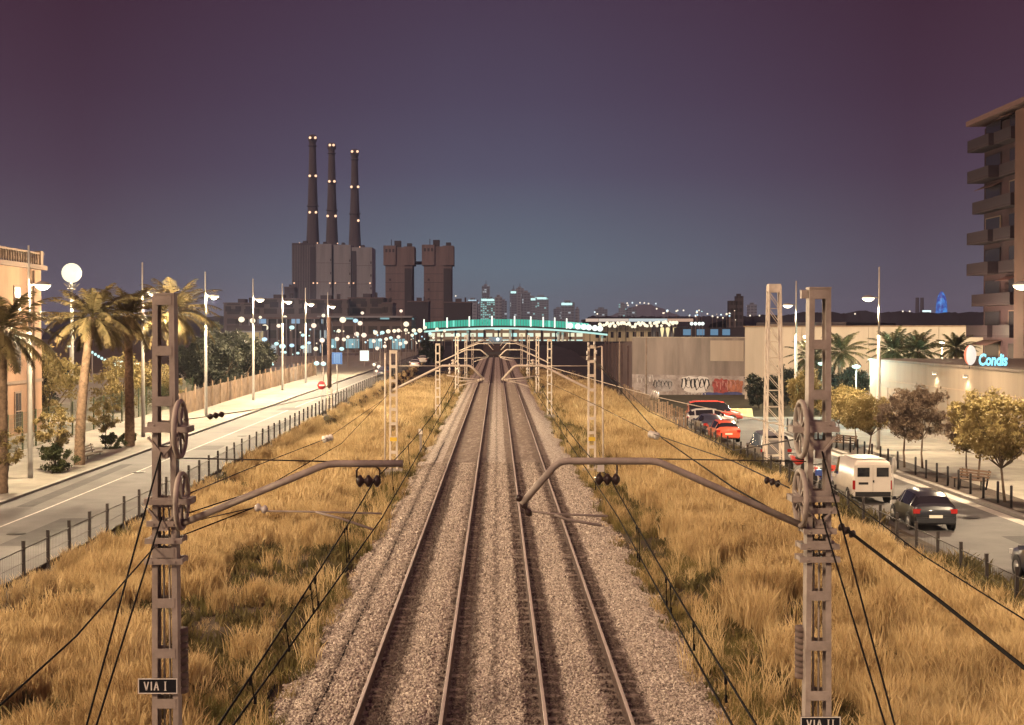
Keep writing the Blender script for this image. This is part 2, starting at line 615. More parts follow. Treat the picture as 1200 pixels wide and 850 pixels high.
rs = np.random.RandomState(3)
P, S = [], []
for y0, y1, dens, s0, s1 in ((13.5, 30, 380, .018, .046), (30, 48, 240, .022, .052), (48, 84, 95, .03, .062)):
    nn = int((y1 - y0) * 10.2 * dens)
    x = rs.uniform(-5.1, 5.1, nn); y = rs.uniform(y0, y1, nn)
    ok = np.ones(nn, bool)
    for rx in RX: ok &= np.abs(x - rx) > .13
    edge = np.abs(x) + rs.normal(0, .25, nn) < 4.75
    ok &= edge
    # fewer stones on the sleeper ends beside the rails
    near = np.min([np.abs(x - rx) for rx in RX], axis=0) < .42
    ok &= ~(near & (rs.rand(nn) < .40))
    x, y = x[ok], y[ok]
    z = np.array([ballastz(a, 0) for a in x]) + rs.uniform(-.012, .022, len(x))
    P.append(np.stack([x, y, z], 1)); s = rs.uniform(s0, s1, len(x)) * np.where(rs.rand(len(x)) < .06, 1.35, 1)
    S.append(np.stack([s, s * rs.uniform(.7, 1.2, len(x)), s * rs.uniform(.6, 1.0, len(x))], 1))
P, S = np.concatenate(P), np.concatenate(S)
R = rs.uniform(-3.1, 3.1, P.shape)
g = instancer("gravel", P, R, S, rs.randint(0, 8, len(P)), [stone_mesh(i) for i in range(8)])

M_rail = mat("rusty_rail", (.075, .042, .032), .75, metal=.2, var=.3, scale=5)
M_head = mat("polished_rail_head", (.42, .34, .30), .6, metal=.15, var=.12, scale=1.5)
M_sleep = mat("concrete_sleeper", (.17, .13, .105), .85, scale=3, col2=(.30, .245, .20), bump=.2)


def sleeper_mesh(half):
    mb = MB()
    # monoblock: high under the rails, waisted in the middle
    st = [(-half, .125, -.19), (-half + .08, .13, -.176), (-.55, .13, -.176), (-.35, .11, -.215), (.35, .11, -.215), (.55, .13, -.176), (half - .08, .13, -.176), (half, .125, -.19)]
    V = []
    for x, w, z in st: V += [(x, -w, -.4), (x, -w * .82, z), (x, w * .82, z), (x, w, -.4)]
    F = []
    for i in range(len(st) - 1):
        a, b = i * 4, i * 4 + 4
        F += [(a, b, b + 1, a + 1), (a + 1, b + 1, b + 2, a + 2), (a + 2, b + 2, b + 3, a + 3)]
    F += [(0, 1, 2, 3), (len(V) - 1, len(V) - 2, len(V) - 3, len(V) - 4)]
    return mb.add(V, F)


for (ra, rb), lab in (((RX[0], RX[1]), "left hand railway track with rusty rails on pale ballast"), ((RX[2], RX[3]), "right hand railway track with worn bright rails on tan ballast")):
    cx = (ra + rb) / 2; hg = (rb - ra) / 2
    tr = thing("railway_track", lab, "railway track", (cx, 10, 0), 0, "railway tracks")
    for sx in (-1, 1):
        mb = MB()
        half = [(.075, -.172), (.075, -.162), (.012, -.14), (.010, -.045), (.034, -.032), (.036, -.006), (.028, 0)]
        poly = [(sx * hg + a, z) for a, z in half] + [(sx * hg - a, z) for a, z in half[::-1]]
        mb.prism(poly, 0, 420)
        # worn running band
        mb.m[-1 - 7] = 1
        for k in range(len(mb.f)):
            zz = [mb.v[i][2] for i in mb.f[k]]
            if len(mb.f[k]) == 4 and min(zz) > -.007: mb.m[k] = 1
        mb.build("rail", [M_rail, M_head], tr)
    sb = sleeper_mesh(1.30)
    s0 = sb.build("sleeper", M_sleep, tr, (0, 4.0, 0))
    for i in range(1, 100):
        s = s0.copy(); COL.objects.link(s); s.parent = tr
        s.location = (rnd.uniform(-.05, .05), 4.0 + .6 * i + rnd.uniform(-.03, .03), rnd.uniform(-.035, .004)); s.rotation_euler.z = rnd.uniform(-.018, .018)
    mb = MB()
    for i in range(100, 330):
        mb.box((0, 4 + .6 * i, -.29), (2.6, .24, .22))
    tag(mb.build("sleepers", M_sleep, tr), kind="stuff")

# ------------------------------------------------------------------ dry grass on both sides of the line
def grass_mat(name, ramp, s=.16):
    m = bpy.data.materials.new(name)
    m.use_nodes = True
    nt = m.node_tree; N, L = nt.nodes.new, nt.links.new
    b = nt.nodes["Principled BSDF"]
    b.inputs["Roughness"].default_value = .7; b.inputs["Specular IOR Level"].default_value = .15
    geo = N("ShaderNodeNewGeometry"); oi = N("ShaderNodeObjectInfo")
    nz = N("ShaderNodeTexNoise"); nz.inputs["Scale"].default_value = s; nz.inputs["Detail"].default_value = 5
    L(geo.outputs["Position"], nz.inputs["Vector"])
    a = N("ShaderNodeMath"); a.operation = 'MULTIPLY_ADD'
    L(oi.outputs["Random"], a.inputs[0]); a.inputs[1].default_value = .35; L(nz.outputs[0], a.inputs[2])
    sub = N("ShaderNodeMath"); sub.operation = 'SUBTRACT'; sub.inputs[1].default_value = .175; L(a.outputs[0], sub.inputs[0])
    rp = N("ShaderNodeValToRGB"); L(sub.outputs[0], rp.inputs[0])
    e = rp.color_ramp.elements
    e[0].position, e[0].color = .25, ramp[0] + (1,)
    e[1].position, e[1].color = .75, ramp[-1] + (1,)
    for i, c in enumerate(ramp[1:-1]):
        q = e.new(.25 + .5 * (i + 1) / (len(ramp) - 1)); q.color = c + (1,)
    L(rp.outputs[0], b.inputs["Base Color"])
    tr = N("ShaderNodeBsdfTranslucent"); L(rp.outputs[0], tr.inputs[0])
    mx = N("ShaderNodeMixShader"); mx.inputs[0].default_value = .3
    L(b.outputs[0], mx.inputs[1]); L(tr.outputs[0], mx.inputs[2])
    L(mx.outputs[0], nt.nodes["Material Output"].inputs[0])
    return m


M_straw = grass_mat("dry_straw", [(.30, .20, .095), (.47, .34, .165), (.58, .435, .225), (.66, .51, .28)])
M_green = grass_mat("half_green_grass", [(.09, .09, .03), (.17, .145, .05), (.26, .19, .07)], .5)
M_weed = grass_mat("weed_leaves", [(.07, .06, .03), (.12, .10, .04), (.19, .14, .06)], .4)


def clump_mesh(i, nb, h0, h1, wdt, spread, lean, m, heads=False):
    r = random.Random(500 + i)
    V, F = [], []
    for b in range(nb):
        a = r.uniform(0, 6.283); rr = spread * math.sqrt(r.random())
        x, y = rr * math.cos(a), rr * math.sin(a)
        h = r.uniform(h0, h1); az = r.uniform(0, 6.283); ln = r.uniform(.1, 1) * lean * h
        dx, dy = math.cos(az), math.sin(az)
        fa = r.uniform(0, 6.283); wx, wy = math.cos(fa) * wdt / 2, math.sin(fa) * wdt / 2
        o = len(V)
        segs = ((0, 0, 1), (.5, .22, .9), (.82, .6, .7 if not heads else 1.3), (1, 1, .12))
        for t, l, w in segs:
            px, py, pz = x + dx * ln * l, y + dy * ln * l, h * t
            V += [(px - wx * w, py - wy * w, pz), (px + wx * w, py + wy * w, pz)]
        for k in range(3): F.append((o + 2 * k, o + 2 * k + 1, o + 2 * k + 3, o + 2 * k + 2))
    return np_mesh("clump", V, F, m)


tall = [clump_mesh(i, 34, .55, 1.05, .013, .22, .45, M_straw, True) for i in range(5)]
tall_far = [clump_mesh(20 + i, 30, .5, 1.0, .024, .4, .45, M_straw, True) for i in range(3)]
short = [clump_mesh(40 + i, 30, .12, .42, .014, .22, .7, M_green) for i in range(3)] + [clump_mesh(50 + i, 26, .12, .40, .012, .2, .8, M_straw) for i in range(2)]
weed = [clump_mesh(60 + i, 30, .15, .5, .05, .3, .8, M_weed) for i in range(2)]
kinds = tall + tall_far + short + weed     # 0-4, 5-7, 8-12, 13-14


def sow(name, xa, xb, sgn):
    P, R, S, I = [], [], [], []
    for y0, y1, dens, far in ((13, 34, 24, 0), (34, 62, 17, 0), (62, 110, 10, 1), (110, 190, 5, 1), (190, 300, 2, 1)):
        for _ in range(int((y1 - y0) * (xb - xa) * dens)):
            x, y = rnd.uniform(xa, xb), rnd.uniform(y0, y1)
            d = x - xa          # metres out from the ballast
            n1 = fbm(sgn * x, y, .16, 3.3 * sgn); n2 = fbm(sgn * x, y, .5, 9.1 * sgn)
            edge = d - .5 + n2 * .7
            if edge < -.1 and rnd.random() < .9: continue
            lim = (2.3 if sgn > 0 else 2.3) + n1 * 2.2
            gapd = 0
            bare = n1 + .5 * n2
            if sgn < 0 and bare < -.34: gapd = 1
            if sgn > 0 and (bare < -.48 or lim < d < lim + .7): gapd = 1
            if gapd and rnd.random() < .72: continue
            z = groundz(sgn * x, y)
            az = rnd.uniform(-3.14, 3.14)
            if gapd:
                k = rnd.choice((10, 11, 13, 14)); sc = rnd.uniform(.5, .95)
            elif d < lim:
                u = rnd.random()
                k = rnd.choice((8, 9, 10)) if u < .62 else (rnd.choice((11, 12)) if u < .90 else (rnd.choice((13, 14)) if u < .94 else rnd.randint(0, 4)))
                sc = rnd.uniform(.6, 1.15)
            else:
                u = rnd.random()
                k = (rnd.randint(5, 7) if far else rnd.randint(0, 4)) if u < .93 else rnd.choice((8, 11, 12))
                sc = (.82 + .45 * n2 + .15 * n1) * rnd.uniform(.75, 1.15) * (1.14 if sgn > 0 else .95)
                if d > (xb - xa) - .9: sc *= .7
            sc = max(.3, sc)
            P.append((x * sgn, y, z)); R.append((rnd.uniform(-.12, .12), rnd.uniform(-.12, .12), az)); S.append((sc * 1.15, sc * 1.15, sc)); I.append(k)
    return instancer(name, P, R, S, I, kinds)


sow("grass", 4.35, 14.15, -1)
sow("grass", 4.35, 13.95, 1)
# green weeds along the right fence
P, R, S, I = [], [], [], []
for _ in range(1500):
    y = rnd.uniform(36, 100); x = 14.2 + rnd.gauss(.1, .35)
    if fbm(x, y, .12, 5) < -.05: continue
    P.append((x, y, groundz(x, y))); R.append((0, 0, rnd.uniform(-3, 3))); s = rnd.uniform(.7, 1.7); S.append((s, s, s)); I.append(rnd.choice((8, 9, 13, 14, 13, 14)))
instancer("weeds", P, R, S, I, kinds)

# ------------------------------------------------------------------ catenary masts
M_mast = mat("mast_paint", (.34, .29, .25), .65, scale=2.5, var=.22, metal=.1, bump=.1)
M_mast_far = mat("galvanised_mast", (.60, .52, .43), .6, scale=2.5, var=.15, metal=.1)
M_steel = mat("dark_steel", (.05, .042, .04), .5, metal=.5, var=.2)
M_porc = mat("brown_porcelain", (.035, .022, .02), .3, var=.1)
M_wporc = mat("white_porcelain", (.62, .58, .52), .35, var=.08)
M_sign = mat("sign_enamel", (.012, .013, .018), .4, var=.1)
M_paint = mat("white_enamel", (.72, .68, .62), .5, var=.06)
M_yellow = mat("yellow_band", (.60, .40, .04), .6, var=.1)
M_conc = mat("concrete", (.27, .235, .20), .9, var=.2, scale=2, bump=.2)
Y1, Y2, Y3 = 23.2, 79.6, 131.0


def mast(x, y, top, label, w0=.45, w1=.35, m=None, step=.82, base=-.5, group="catenary masts", band=False, bw=.088):
    m = m or M_mast
    t = thing("catenary_mast", label, "catenary mast", (x, y, base), 0, group)
    H = top - base
    MB().span(-.5, .5, -.5, .5, -.1, .32).build("footing", M_conc, t)
    hw = lambda z: (w0 + (w1 - w0) * z / H) / 2
    D = .27
    for sx in (-1, 1):
        mb = MB()
        # channel leg: web plus two flanges
        for (ya, yb, tx) in ((-D / 2, -D / 2 + .02, bw), (D / 2 - .02, D / 2, bw), (-D / 2 + .02, D / 2 - .02, .022)):
            V = []
            for z in (0.3, H):
                xo = sx * hw(z); xi = sx * (hw(z) - tx)
                V += [(xo, ya, z), (xi, ya, z), (xi, yb, z), (xo, yb, z)]
            mb.add(V, [(0, 1, 2, 3), (4, 5, 6, 7), (0, 1, 5, 4), (1, 2, 6, 5), (2, 3, 7, 6), (3, 0, 4, 7)])
        mb.build("mast_leg", m, t)
    z = H - .09
    while z > .6:
        for sy in (-1, 1):
            w = hw(z) * 2 - bw * .9
            MB().box((0, sy * (D / 2 + .004), z), (w, .014, .155)).build("batten_plate", m, t)
        z -= step
    MB().box((0, 0, H + .01), (w1 + .01, D + .02, .03)).build("mast_cap", m, t)
    if band:
        MB().box((0, -D / 2 - .022, 2.0), (w0 * .8, .012, .22)).build("yellow_band", M_yellow, t)
    return t


def rel(t, p):
    return Vector(p) - Vector(t.location)


def insulator(mb, p, q, r=.075, n=4, core=.03):
    """ribbed insulator string between two points"""
    p, q = Vector(p), Vector(q)
    pts, rr = [], []
    for i in range(n):
        a, b = i / n, (i + 1) / n
        for f, k in ((.05, core), (.35, r), (.6, r), (.95, core)):
            pts.append(p.lerp(q, a + (b - a) * f)); rr.append(k)
    mb.tube(pts, rr, 10)
    return mb


def wheel(parent, c, name="tension_wheel", R=.485):
    c = Vector(c)
    mb = MB()
    prof = []
    for k in range(9):
        a = 2 * math.pi * k / 8
        prof.append((R - .035 + .04 * math.cos(a), .045 * math.sin(a)))
    n = 30
    V, F = [], []
    for r, h in prof[:-1]:
        for k in range(n):
            a = 2 * math.pi * k / n
            V.append((c.x + h, c.y + r * math.cos(a), c.z + r * math.sin(a)))
    for i in range(8):
        for k in range(n):
            F.append((i * n + k, i * n + (k + 1) % n, ((i + 1) % 8) * n + (k + 1) % n, ((i + 1) % 8) * n + k))
    mb.add(V, F, 0, True)
    for k in range(8):
        a = 2 * math.pi * k / 8 + .2
        mb.bar(c + Vector((0, .06 * math.cos(a), .06 * math.sin(a))), c + Vector((0, (R - .05) * math.cos(a), (R - .05) * math.sin(a))), .035, .03)
    mb.tube([c + Vector((-.11, 0, 0)), c + Vector((.11, 0, 0))], .07, 12)
    return mb.build(name, M_mast, parent)


def cantilever(t, Y, pts, r, mats, name="bracket_tube"):
    mb = MB()
    P = [rel(t, at(px, py, Y)) for px, py in pts]
    # rounded elbows
    Q = [P[0]]
    for a, b, c in zip(P, P[1:], P[2:]):
        f = .13
        l1, l2 = (a - b).length, (c - b).length
        k = min(f, .3 * min(l1, l2))
        p0, p1 = b + (a - b).normalized() * k, b + (c - b).normalized() * k
        Q += [p0, (p0 + p1) * .25 + b * .5, p1]
    Q.append(P[-1])
    mb.tube(Q, r, 10)
    return mb.build(name, mats, t)


letters = {"V": [((0, 1), (.5, 0)), ((.5, 0), (1, 1))], "A": [((0, 0), (.5, 1)), ((.5, 1), (1, 0)), ((.2, .33), (.8, .33))],
           "I": [((.5, 0), (.5, 1))], "J": [((.5, 0), (.5, 1)), ((.15, 0), (.85, 0)), ((.15, 1), (.85, 1))]}


def via_sign(t, px0, py0, px1, py1, text, Y):
    a, b = rel(t, at(px0, py1, Y)), rel(t, at(px1, py0, Y))
    w, h = b.x - a.x, b.z - a.z
    MBs = MB().box(((a.x + b.x) / 2, a.y, (a.z + b.z) / 2), (w, .02, h))
    s = MBs.build("track_sign", M_sign, t)
    f = MB()
    for (u0, v0, u1, v1) in ((0, 0, 1, .06), (0, .94, 1, 1), (0, .06, .025, .94), (.975, .06, 1, .94)):
        f.span(a.x + u0 * w, a.x + u1 * w, a.y - .016, a.y - .0105, a.z + v0 * h, a.z + v1 * h)
    f.build("sign_border", M_paint, s)
    l = MB()
    lw = .105 * w
    x = a.x + .16 * w
    for ch in text:
        if ch == " ": x += .10 * w; continue
        cw = lw * (1.0 if ch in "VA" else .75)
        for (u0, v0), (u1, v1) in letters[ch]:
            p = Vector((x + u0 * cw, a.y - .014, a.z + h * (.22 + .56 * v0))); q = Vector((x + u1 * cw, a.y - .014, a.z + h * (.22 + .56 * v1)))
            l.bar(p, q, .020 if abs(p.z - q.z) > .01 else .020, .006)
        x += cw + .035 * w
    l.build("sign_lettering", M_paint, s)


def near_mast(side, x, top, label, T):
    """T: pixel layout of the hardware seen on this mast"""
    t = mast(x, Y1, top, label, m=M_mast)
    for k, (px, py) in enumerate(T["wheels"]):
        c = rel(t, at(px, py, Y1 - .05))
        w = wheel(t, c)
        # forked arm carrying the wheel
        mb = MB()
        s = 1 if c.x > 0 else -1
        for yy in (-.21, .21):
            mb.bar((-s * .30, yy, c.z), (c.x + s * .17, yy, c.z), .05, .09)
        mb.bar((c.x + s * .14, -.23, c.z), (c.x + s * .14, .23, c.z), .06, .10)
        mb.bar((-s * .28, -.23, c.z), (-s * .28, .23, c.z), .05, .09)
        mb.build("wheel_fork", M_mast, t)
        mb = MB()
        mb.bar((-s * .24, -.19, c.z - .12), (0, -.19, c.z - .42), .06, .03)
        mb.bar((s * .24, -.19, c.z - .12), (0, -.19, c.z - .42), .06, .03)
        mb.box((0, -.18, c.z - .40), (.16, .05, .14))
        mb.build("stay_plate", M_mast, t)
    for py, w in T["clamps"]:
        z = rel(t, at(300, py, Y1)).z
        mb = MB()
        for yy in (-.19, .19):
            mb.box((0, yy, z), (w, .05, .09))
        for xx in (-w / 2 + .04, w / 2 - .04):
            mb.box((xx, 0, z), (.05, .34, .07))
        for xx in (-.3 * w, .3 * w):
            mb.tube([(xx, -.24, z), (xx, .24, z)], .016, 6)
        mb.build("mast_clamp", M_mast, t)
    # weights on a guide rod beside the mast
    px, pa, pb = T["weight"]
    c0, c1 = rel(t, at(px, pa, Y1 + .2)), rel(t, at(px, pb, Y1 + .2))
    prof = []
    n = 9
    for i in range(n):
        z0 = c1.z + (c0.z - c1.z) * i / n; z1 = c1.z + (c0.z - c1.z) * (i + .86) / n
        prof += [(.09, z0), (.135, z0 + .01), (.135, z1), (.09, z1 + .005)]
    mb = MB().lathe(prof, (c0.x, c0.y, 0), 14)
    mb.build("counterweight", mat("cast_weight", (.16, .12, .10), .9, var=.3, scale=6), t)
    for dx in (-.05, .04):
        MB().tube([(dx, .05, .3), (dx, .05, c0.z + 2.2)], .018, 6).build("guide_rod", M_mast, t)
    return t


ML = near_mast(-1, -5.40, 8.19, "near left catenary mast carrying two spoked wheels and the VIA I plate",
               {"wheels": [(211, 503), (213, 587)], "clamps": [(497, .48), (612, .54), (632, .60), (656, .62)], "weight": (211, 735, 812)})
MR = near_mast(1, 5.25, 8.29, "near right catenary mast carrying two spoked wheels and the VIA II plate",
               {"wheels": [(939, 503), (938, 584)], "clamps": [(497, .48), (598, .54), (622, .54), (640, .64), (655, .66)], "weight": (941, 733, 795)})
via_sign(ML, 162, 795, 208, 813, "VIA J", Y1 - .2)
via_sign(MR, 938, 840, 985, 856, "VIA JJ", Y1 - .2)
MB().box(rel(MR, at(942, 345, Y1)), (.10, .12, .14)).build("mast_box", M_mast, MR)

# brackets of the near pair
br = cantilever(MR, Y1, [(946, 619), (770, 540.5), (655, 540.5), (611, 591)], .058, M_mast)
mb = MB()
insulator(mb, rel(MR, at(606, 580, Y1)), rel(MR, at(622, 605, Y1)), .06, 3)
insulator(mb, rel(MR, at(697, 562, Y1)), rel(MR, at(727, 562, Y1)), .10, 3, .035)
mb.tube([rel(MR, at(x, y, Y1)) for x, y in ((703, 545), (703, 556), (706, 562), (720, 562), (723, 556), (723, 545))], .015, 6)
mb.build("insulator", M_porc, br)
MB().tube([rel(MR, at(x, y, Y1)) for x, y in ((618, 598), (640, 602), (712, 605))], .018, 6).build("steady_arm", M_mast, br)
MB().tube([rel(MR, at(x, y, Y1)) for x, y in ((650, 603), (664, 609), (705, 616))], .024, 6).build("registration_arm", M_mast, br)
MB().tube([rel(MR, at(x, y, Y1)) for x, y in ((768, 538), (946, 541))], .012, 5).build("tie_rod", M_steel, br)
MB().box(rel(MR, at(704, 549, Y1 - .02)), (.11, .06, .11)).build("white_clamp", M_wporc, br)
bl = cantilever(ML, Y1, [(206, 617), (384, 543.5), (472, 543.5)], .058, M_mast)
mb = MB()
insulator(mb, rel(ML, at(417, 564, Y1)), rel(ML, at(447, 564, Y1)), .10, 3, .035)
mb.tube([rel(ML, at(x, y, Y1)) for x, y in ((418, 560), (418, 551), (422, 547), (441, 547), (445, 551), (445, 560))], .016, 6)
mb.build("insulator", M_porc, br if False else bl)
mb = MB()
insulator(mb, rel(ML, at(298, 594, Y1)), rel(ML, at(314, 598, Y1)), .07, 2)
mb.build("insulator", M_wporc, bl)
MB().tube([rel(ML, at(x, y, Y1)) for x, y in ((226, 611), (298, 595))], .010, 5).build("tie_rod", M_steel, bl)
MB().tube([rel(ML, at(x, y, Y1)) for x, y in ((312, 599), (372, 600), (447, 602))], .016, 6).build("steady_arm", M_mast, bl)
MB().tube([rel(ML, at(x, y, Y1)) for x, y in ((370, 600), (400, 608), (438, 621))], .02, 6).build("registration_arm", M_mast, bl)
MB().tube([rel(ML, at(x, y, Y1)) for x, y in ((208, 537), (384, 541))], .012, 5).build("tie_rod", M_steel, bl)
for px in (420, 441, 458, 698, 720, 690):
    pass

# masts farther up the line
far = []
for (sx, Y, px, ptop, lab, bd) in ((-1, Y2, 461, 411, "second catenary mast on the left, in the dry grass beyond the near pair", True),
                                   (1, Y2, 693.5, 405, "second catenary mast on the right, with wires leaving its top to the right", True),
                                   (-1, Y3, 513, 403, "third catenary mast on the left, standing at the edge of the ballast", False),
                                   (1, Y3, 644, 398, "third catenary mast on the right, standing at the edge of the ballast", False)):
    p = at(px, ptop, Y)
    far.append(mast(p.x, Y, p.z, lab, .48, .44, M_mast_far, .8, base=-.45, band=bd, bw=.10))
b2 = [[(698, 459), (680, 451), (636.5, 428.8), (603.5, 428.8), (588.5, 445)], [(457, 459), (475, 450), (518, 428.8), (551.5, 428.8), (567.5, 445)]]
for t, pts, sx in ((far[1], b2[0], 1), (far[0], b2[1], -1)):
    b = cantilever(t, Y2, pts, .065, M_mast_far)
    e = pts[-1]; f = lambda dx, dy: rel(t, at(e[0] + sx * dx, e[1] + dy, Y2))
    MB().tube([f(0, 0), f(20, -1.5), f(44, -5)], .03, 6).build("steady_arm", M_mast_far, b)
    MB().tube([f(3, 1), f(18, 4), f(30, 7.5), f(32, 9)], .03, 6).build("registration_arm", M_mast_far, b)
    MB().tube([f(3, 1.5), f(30, 1.5)], .022, 6).build("steady_arm", M_mast_far, b)
    mb = MB(); insulator(mb, f(-1, -1), f(8, 1.2), .09, 3); mb.build("insulator", M_mast_far, b)
    mb = MB()
    for dx in (29.5, 40.5): insulator(mb, f(dx, -19), f(dx, -6), .07, 3)
    mb.build("insulator", M_wporc, b)
    mb = MB(); insulator(mb, f(36, -24), f(36, -17), .14, 2); mb.build("insulator", M_mast_far, b)
    MB().tube([rel(t, at(x, 429, Y2)) for x in ((636, 692) if sx > 0 else (462, 518))], .022, 5).build("tie_rod", M_mast_far, b)
b3 = [[(645, 426), (641.7, 424.5), (611, 410), (593, 410), (585, 418)], [(512, 426), (515, 424.5), (546.5, 410), (563, 410), (572.5, 418)]]
for t, pts, sx in ((far[3], b3[0], 1), (far[2], b3[1], -1)):
    b = cantilever(t, Y3, pts, .06, M_mast_far)
    e = pts[-1]; f = lambda dx, dy: rel(t, at(e[0] + sx * dx, e[1] + dy, Y3))
    MB().tube([f(0, 0), f(18, 2), f(36, 2)], .03, 6).build("steady_arm", M_mast_far, b)
    MB().tube([f(1, 1), f(17, 6)], .03, 6).build("registration_arm", M_mast_far, b)
for k, (Y, w) in enumerate(((180, 5.1), (232, 5.1), (290, 5.0))):
    for sx in (-1, 1):
        t = mast(sx * w, Y, 6.9, "dim catenary mast number deep in the unlit cutting" .replace(" number", (" still nearer", " midway", " farthest")[k]) + (", left of the tracks" if sx < 0 else ", right of the tracks"), .46, .42, M_mast_far, 1.0, base=-.4, bw=.14)
        b = MB().tube([rel(t, (sx * w, Y, 5)), rel(t, (sx * 2.4, Y, 6.0)), rel(t, (sx * 1.2, Y, 6.0)), rel(t, (sx * .5, Y, 5.2))], .06, 6).build("bracket_tube", M_mast_far, t)
# hardware on top of the second right mast and its thin companion post
mb = MB()
t = far[1]
for dx, dy in ((-4, -2), (3, -3), (-5, 8), (5, 7), (-5, 14), (4, 16)):
    p = rel(t, at(693.5 + dx, 408 + dy, Y2 - .2)); mb.tube([p, p + Vector((0, 0, .22))], .06, 8)
mb.build("insulator", M_wporc, t)
p0, p1 = at(707, 536, Y2), at(705.5, 406, Y2)
po = tag(MB().tube([(p0.x, p0.y, -.5), p1], .05, 8).tube([p1, at(694, 408, Y2)], .04, 6).build("wire_post", M_mast_far), "thin pale post tied to the top of the second right mast", "post")
p0, p1 = at(451, 536, Y2), at(451.5, 414, Y2)
tag(MB().tube([(p0.x, p0.y, -.5), p1], .05, 8).build("wire_post", M_mast_far), "thin pale post beside the second left mast in the grass", "post")

# lattice tower by the right fence
def lattice(px, pyt, Y, w, label):
    p = at(px, pyt, Y); base = -.2
    t = thing("lattice_mast", label, "lattice mast", (p.x, Y, base), 0)
    H = p.z - base
    hw = lambda z: (w * 1.22 + (w * .78 - w * 1.22) * z / H) / 2
    for sx in (-1, 1):
        for sy in (-1, 1):
            MB().bar((sx * hw(0), sy * hw(0), 0), (sx * hw(H), sy * hw(H), H), .10, .10).build("corner_leg", M_mast_far, t)
    n = 11
    for fx in range(4):
        mb = MB()
        for i in range(n):
            z0, z1 = H * i / n * .965, H * (i + 1) / n * .965
            a, b = (-1, 1) if fx % 2 == 0 else (1, -1)
            if fx < 2:
                sy = -1 if fx == 0 else 1
                mb.bar((-hw(z1), sy * hw(z1), z1), (hw(z0), sy * hw(z0), z0), .055, .03)
                mb.bar((-hw(z1), sy * hw(z1), z1), (hw(z1), sy * hw(z1), z1), .05, .03)
            else:
                sx = -1 if fx == 2 else 1
                mb.bar((sx * hw(z0), -hw(z0), z0), (sx * hw(z1), hw(z1), z1), .055, .03)
        mb.build("lacing", M_mast_far, t)
    MB().box((0, 0, H - .12), (w * .84, w * .84, .42)).build("mast_head", M_mast_far, t)
    return t


lattice(907, 335, 78.5, .78, "tall tapering lattice mast beside the right fence near the parked minivan")

# post at the left fence
t = thing("fence_side_post", "dark round steel post with a lattice foot at the left fence", "post", (at(386, 470, 124).x, 124, .4))
MB().tube([(0, 0, 2.2), (0, 0, at(386, 372, 124).z - .4)], .19, 12).build("pole", mat("brown_steel", (.12, .075, .06), .7), t)
mb = MB()
for sx in (-1, 1):
    for sy in (-1, 1): mb.bar((sx * .2, sy * .2, -.3), (sx * .16, sy * .16, 2.3), .08)
for z in (.2, .8, 1.4, 2.0): mb.box((0, 0, z), (.44, .44, .07))
mb.build("lattice_foot", M_mast_far, t)

# ------------------------------------------------------------------ overhead wires
M_wire = mat("copper_wire", (.045, .036, .032), .75, metal=.1, var=0, spec=.1)
M_cable = mat("black_cable", (.012, .011, .011), .85, var=0, spec=.06)
M_pale_wire = mat("pale_wire", (.45, .38, .30), .5, metal=.2, var=0)


def strand(P, r=.012, sag=0.0, n=14):
    """points of a hanging wire through P"""
    out = []
    for a, b in zip(P, P[1:]):
        for i in range(n):
            t = i / n
            q = Vector(a).lerp(Vector(b), t); q.z -= sag * 4 * t * (1 - t) * (b - a).length / 50
            out.append(q)
    out.append(Vector(P[-1]))
    return out


def wire(name, P, label, r=.012, sag=0.0, m=None, cat="wire", group=None):
    pts = strand([Vector(p) for p in P], r, sag)
    o = MB().tube(pts, r, 5).build(name, m or M_wire)
    return tag(o, label, cat, group)


def insul_on(o, px, py, Y, ln=.35, r=.09, m=None, d=(0, 1, 0)):
    p = at(px, py, Y); d = Vector(d).normalized() * ln / 2
    mb = MB(); insulator(mb, p - d, p + d, r, 3)
    return mb.build("insulator", m or M_wporc, o)


for sx, cx, lab in ((-1, -2.0, "left"), (1, 1.86, "right")):
    zc = 4.55
    st = [(8, zc), (Y1, zc), (Y2, 4.75), (Y3, 4.9), (180, 5.0), (300, 5.0)]
    wire("contact_wire", [(cx + (.12 if i % 2 else -.08), y, z) for i, (y, z) in enumerate(st)], "taut contact wire low over the %s hand track" % lab, .0105, 0, M_cable)
    sm = [(7, 4.72, 0), (Y1, 5.17, 0), (Y2, 5.95, 0), (Y3, 6.0, 0), (180, 6.1, 0), (300, 6.1, 0)]
    PM = []
    for (a, za, _), (b, zb, _) in zip(sm, sm[1:]):
        for i in range(12):
            t = i / 12; PM.append((cx, a + (b - a) * t, za + (zb - za) * t - (1.0 if a >= Y1 else .12) * 4 * t * (1 - t) * .5))
    PM.append((cx, 300, 6.1))
    ms = tag(MB().tube(PM, .010, 5).build("messenger_wire", M_cable), "sagging messenger wire with droppers above the %s hand track" % lab, "wire")
    for y in (11.5, 13.4, 15.2, 15.6, 18.6, 18.9, 27, 32, 38, 44, 51, 58, 66, 72, 90, 100, 110, 120):
        zz = min(PM, key=lambda p: abs(p[1] - y))[2]
        zc_ = interp(y, st)
        if zz - zc_ > .05:
            MB().tube([(cx, y, zz), (cx + .02, y + .1, zc_)], .006, 5).box((cx + .02, y + .1, zc_ + .03), (.02, .04, .06)).box((cx, y, zz - .03), (.02, .04, .06)).build("dropper", M_cable, ms)

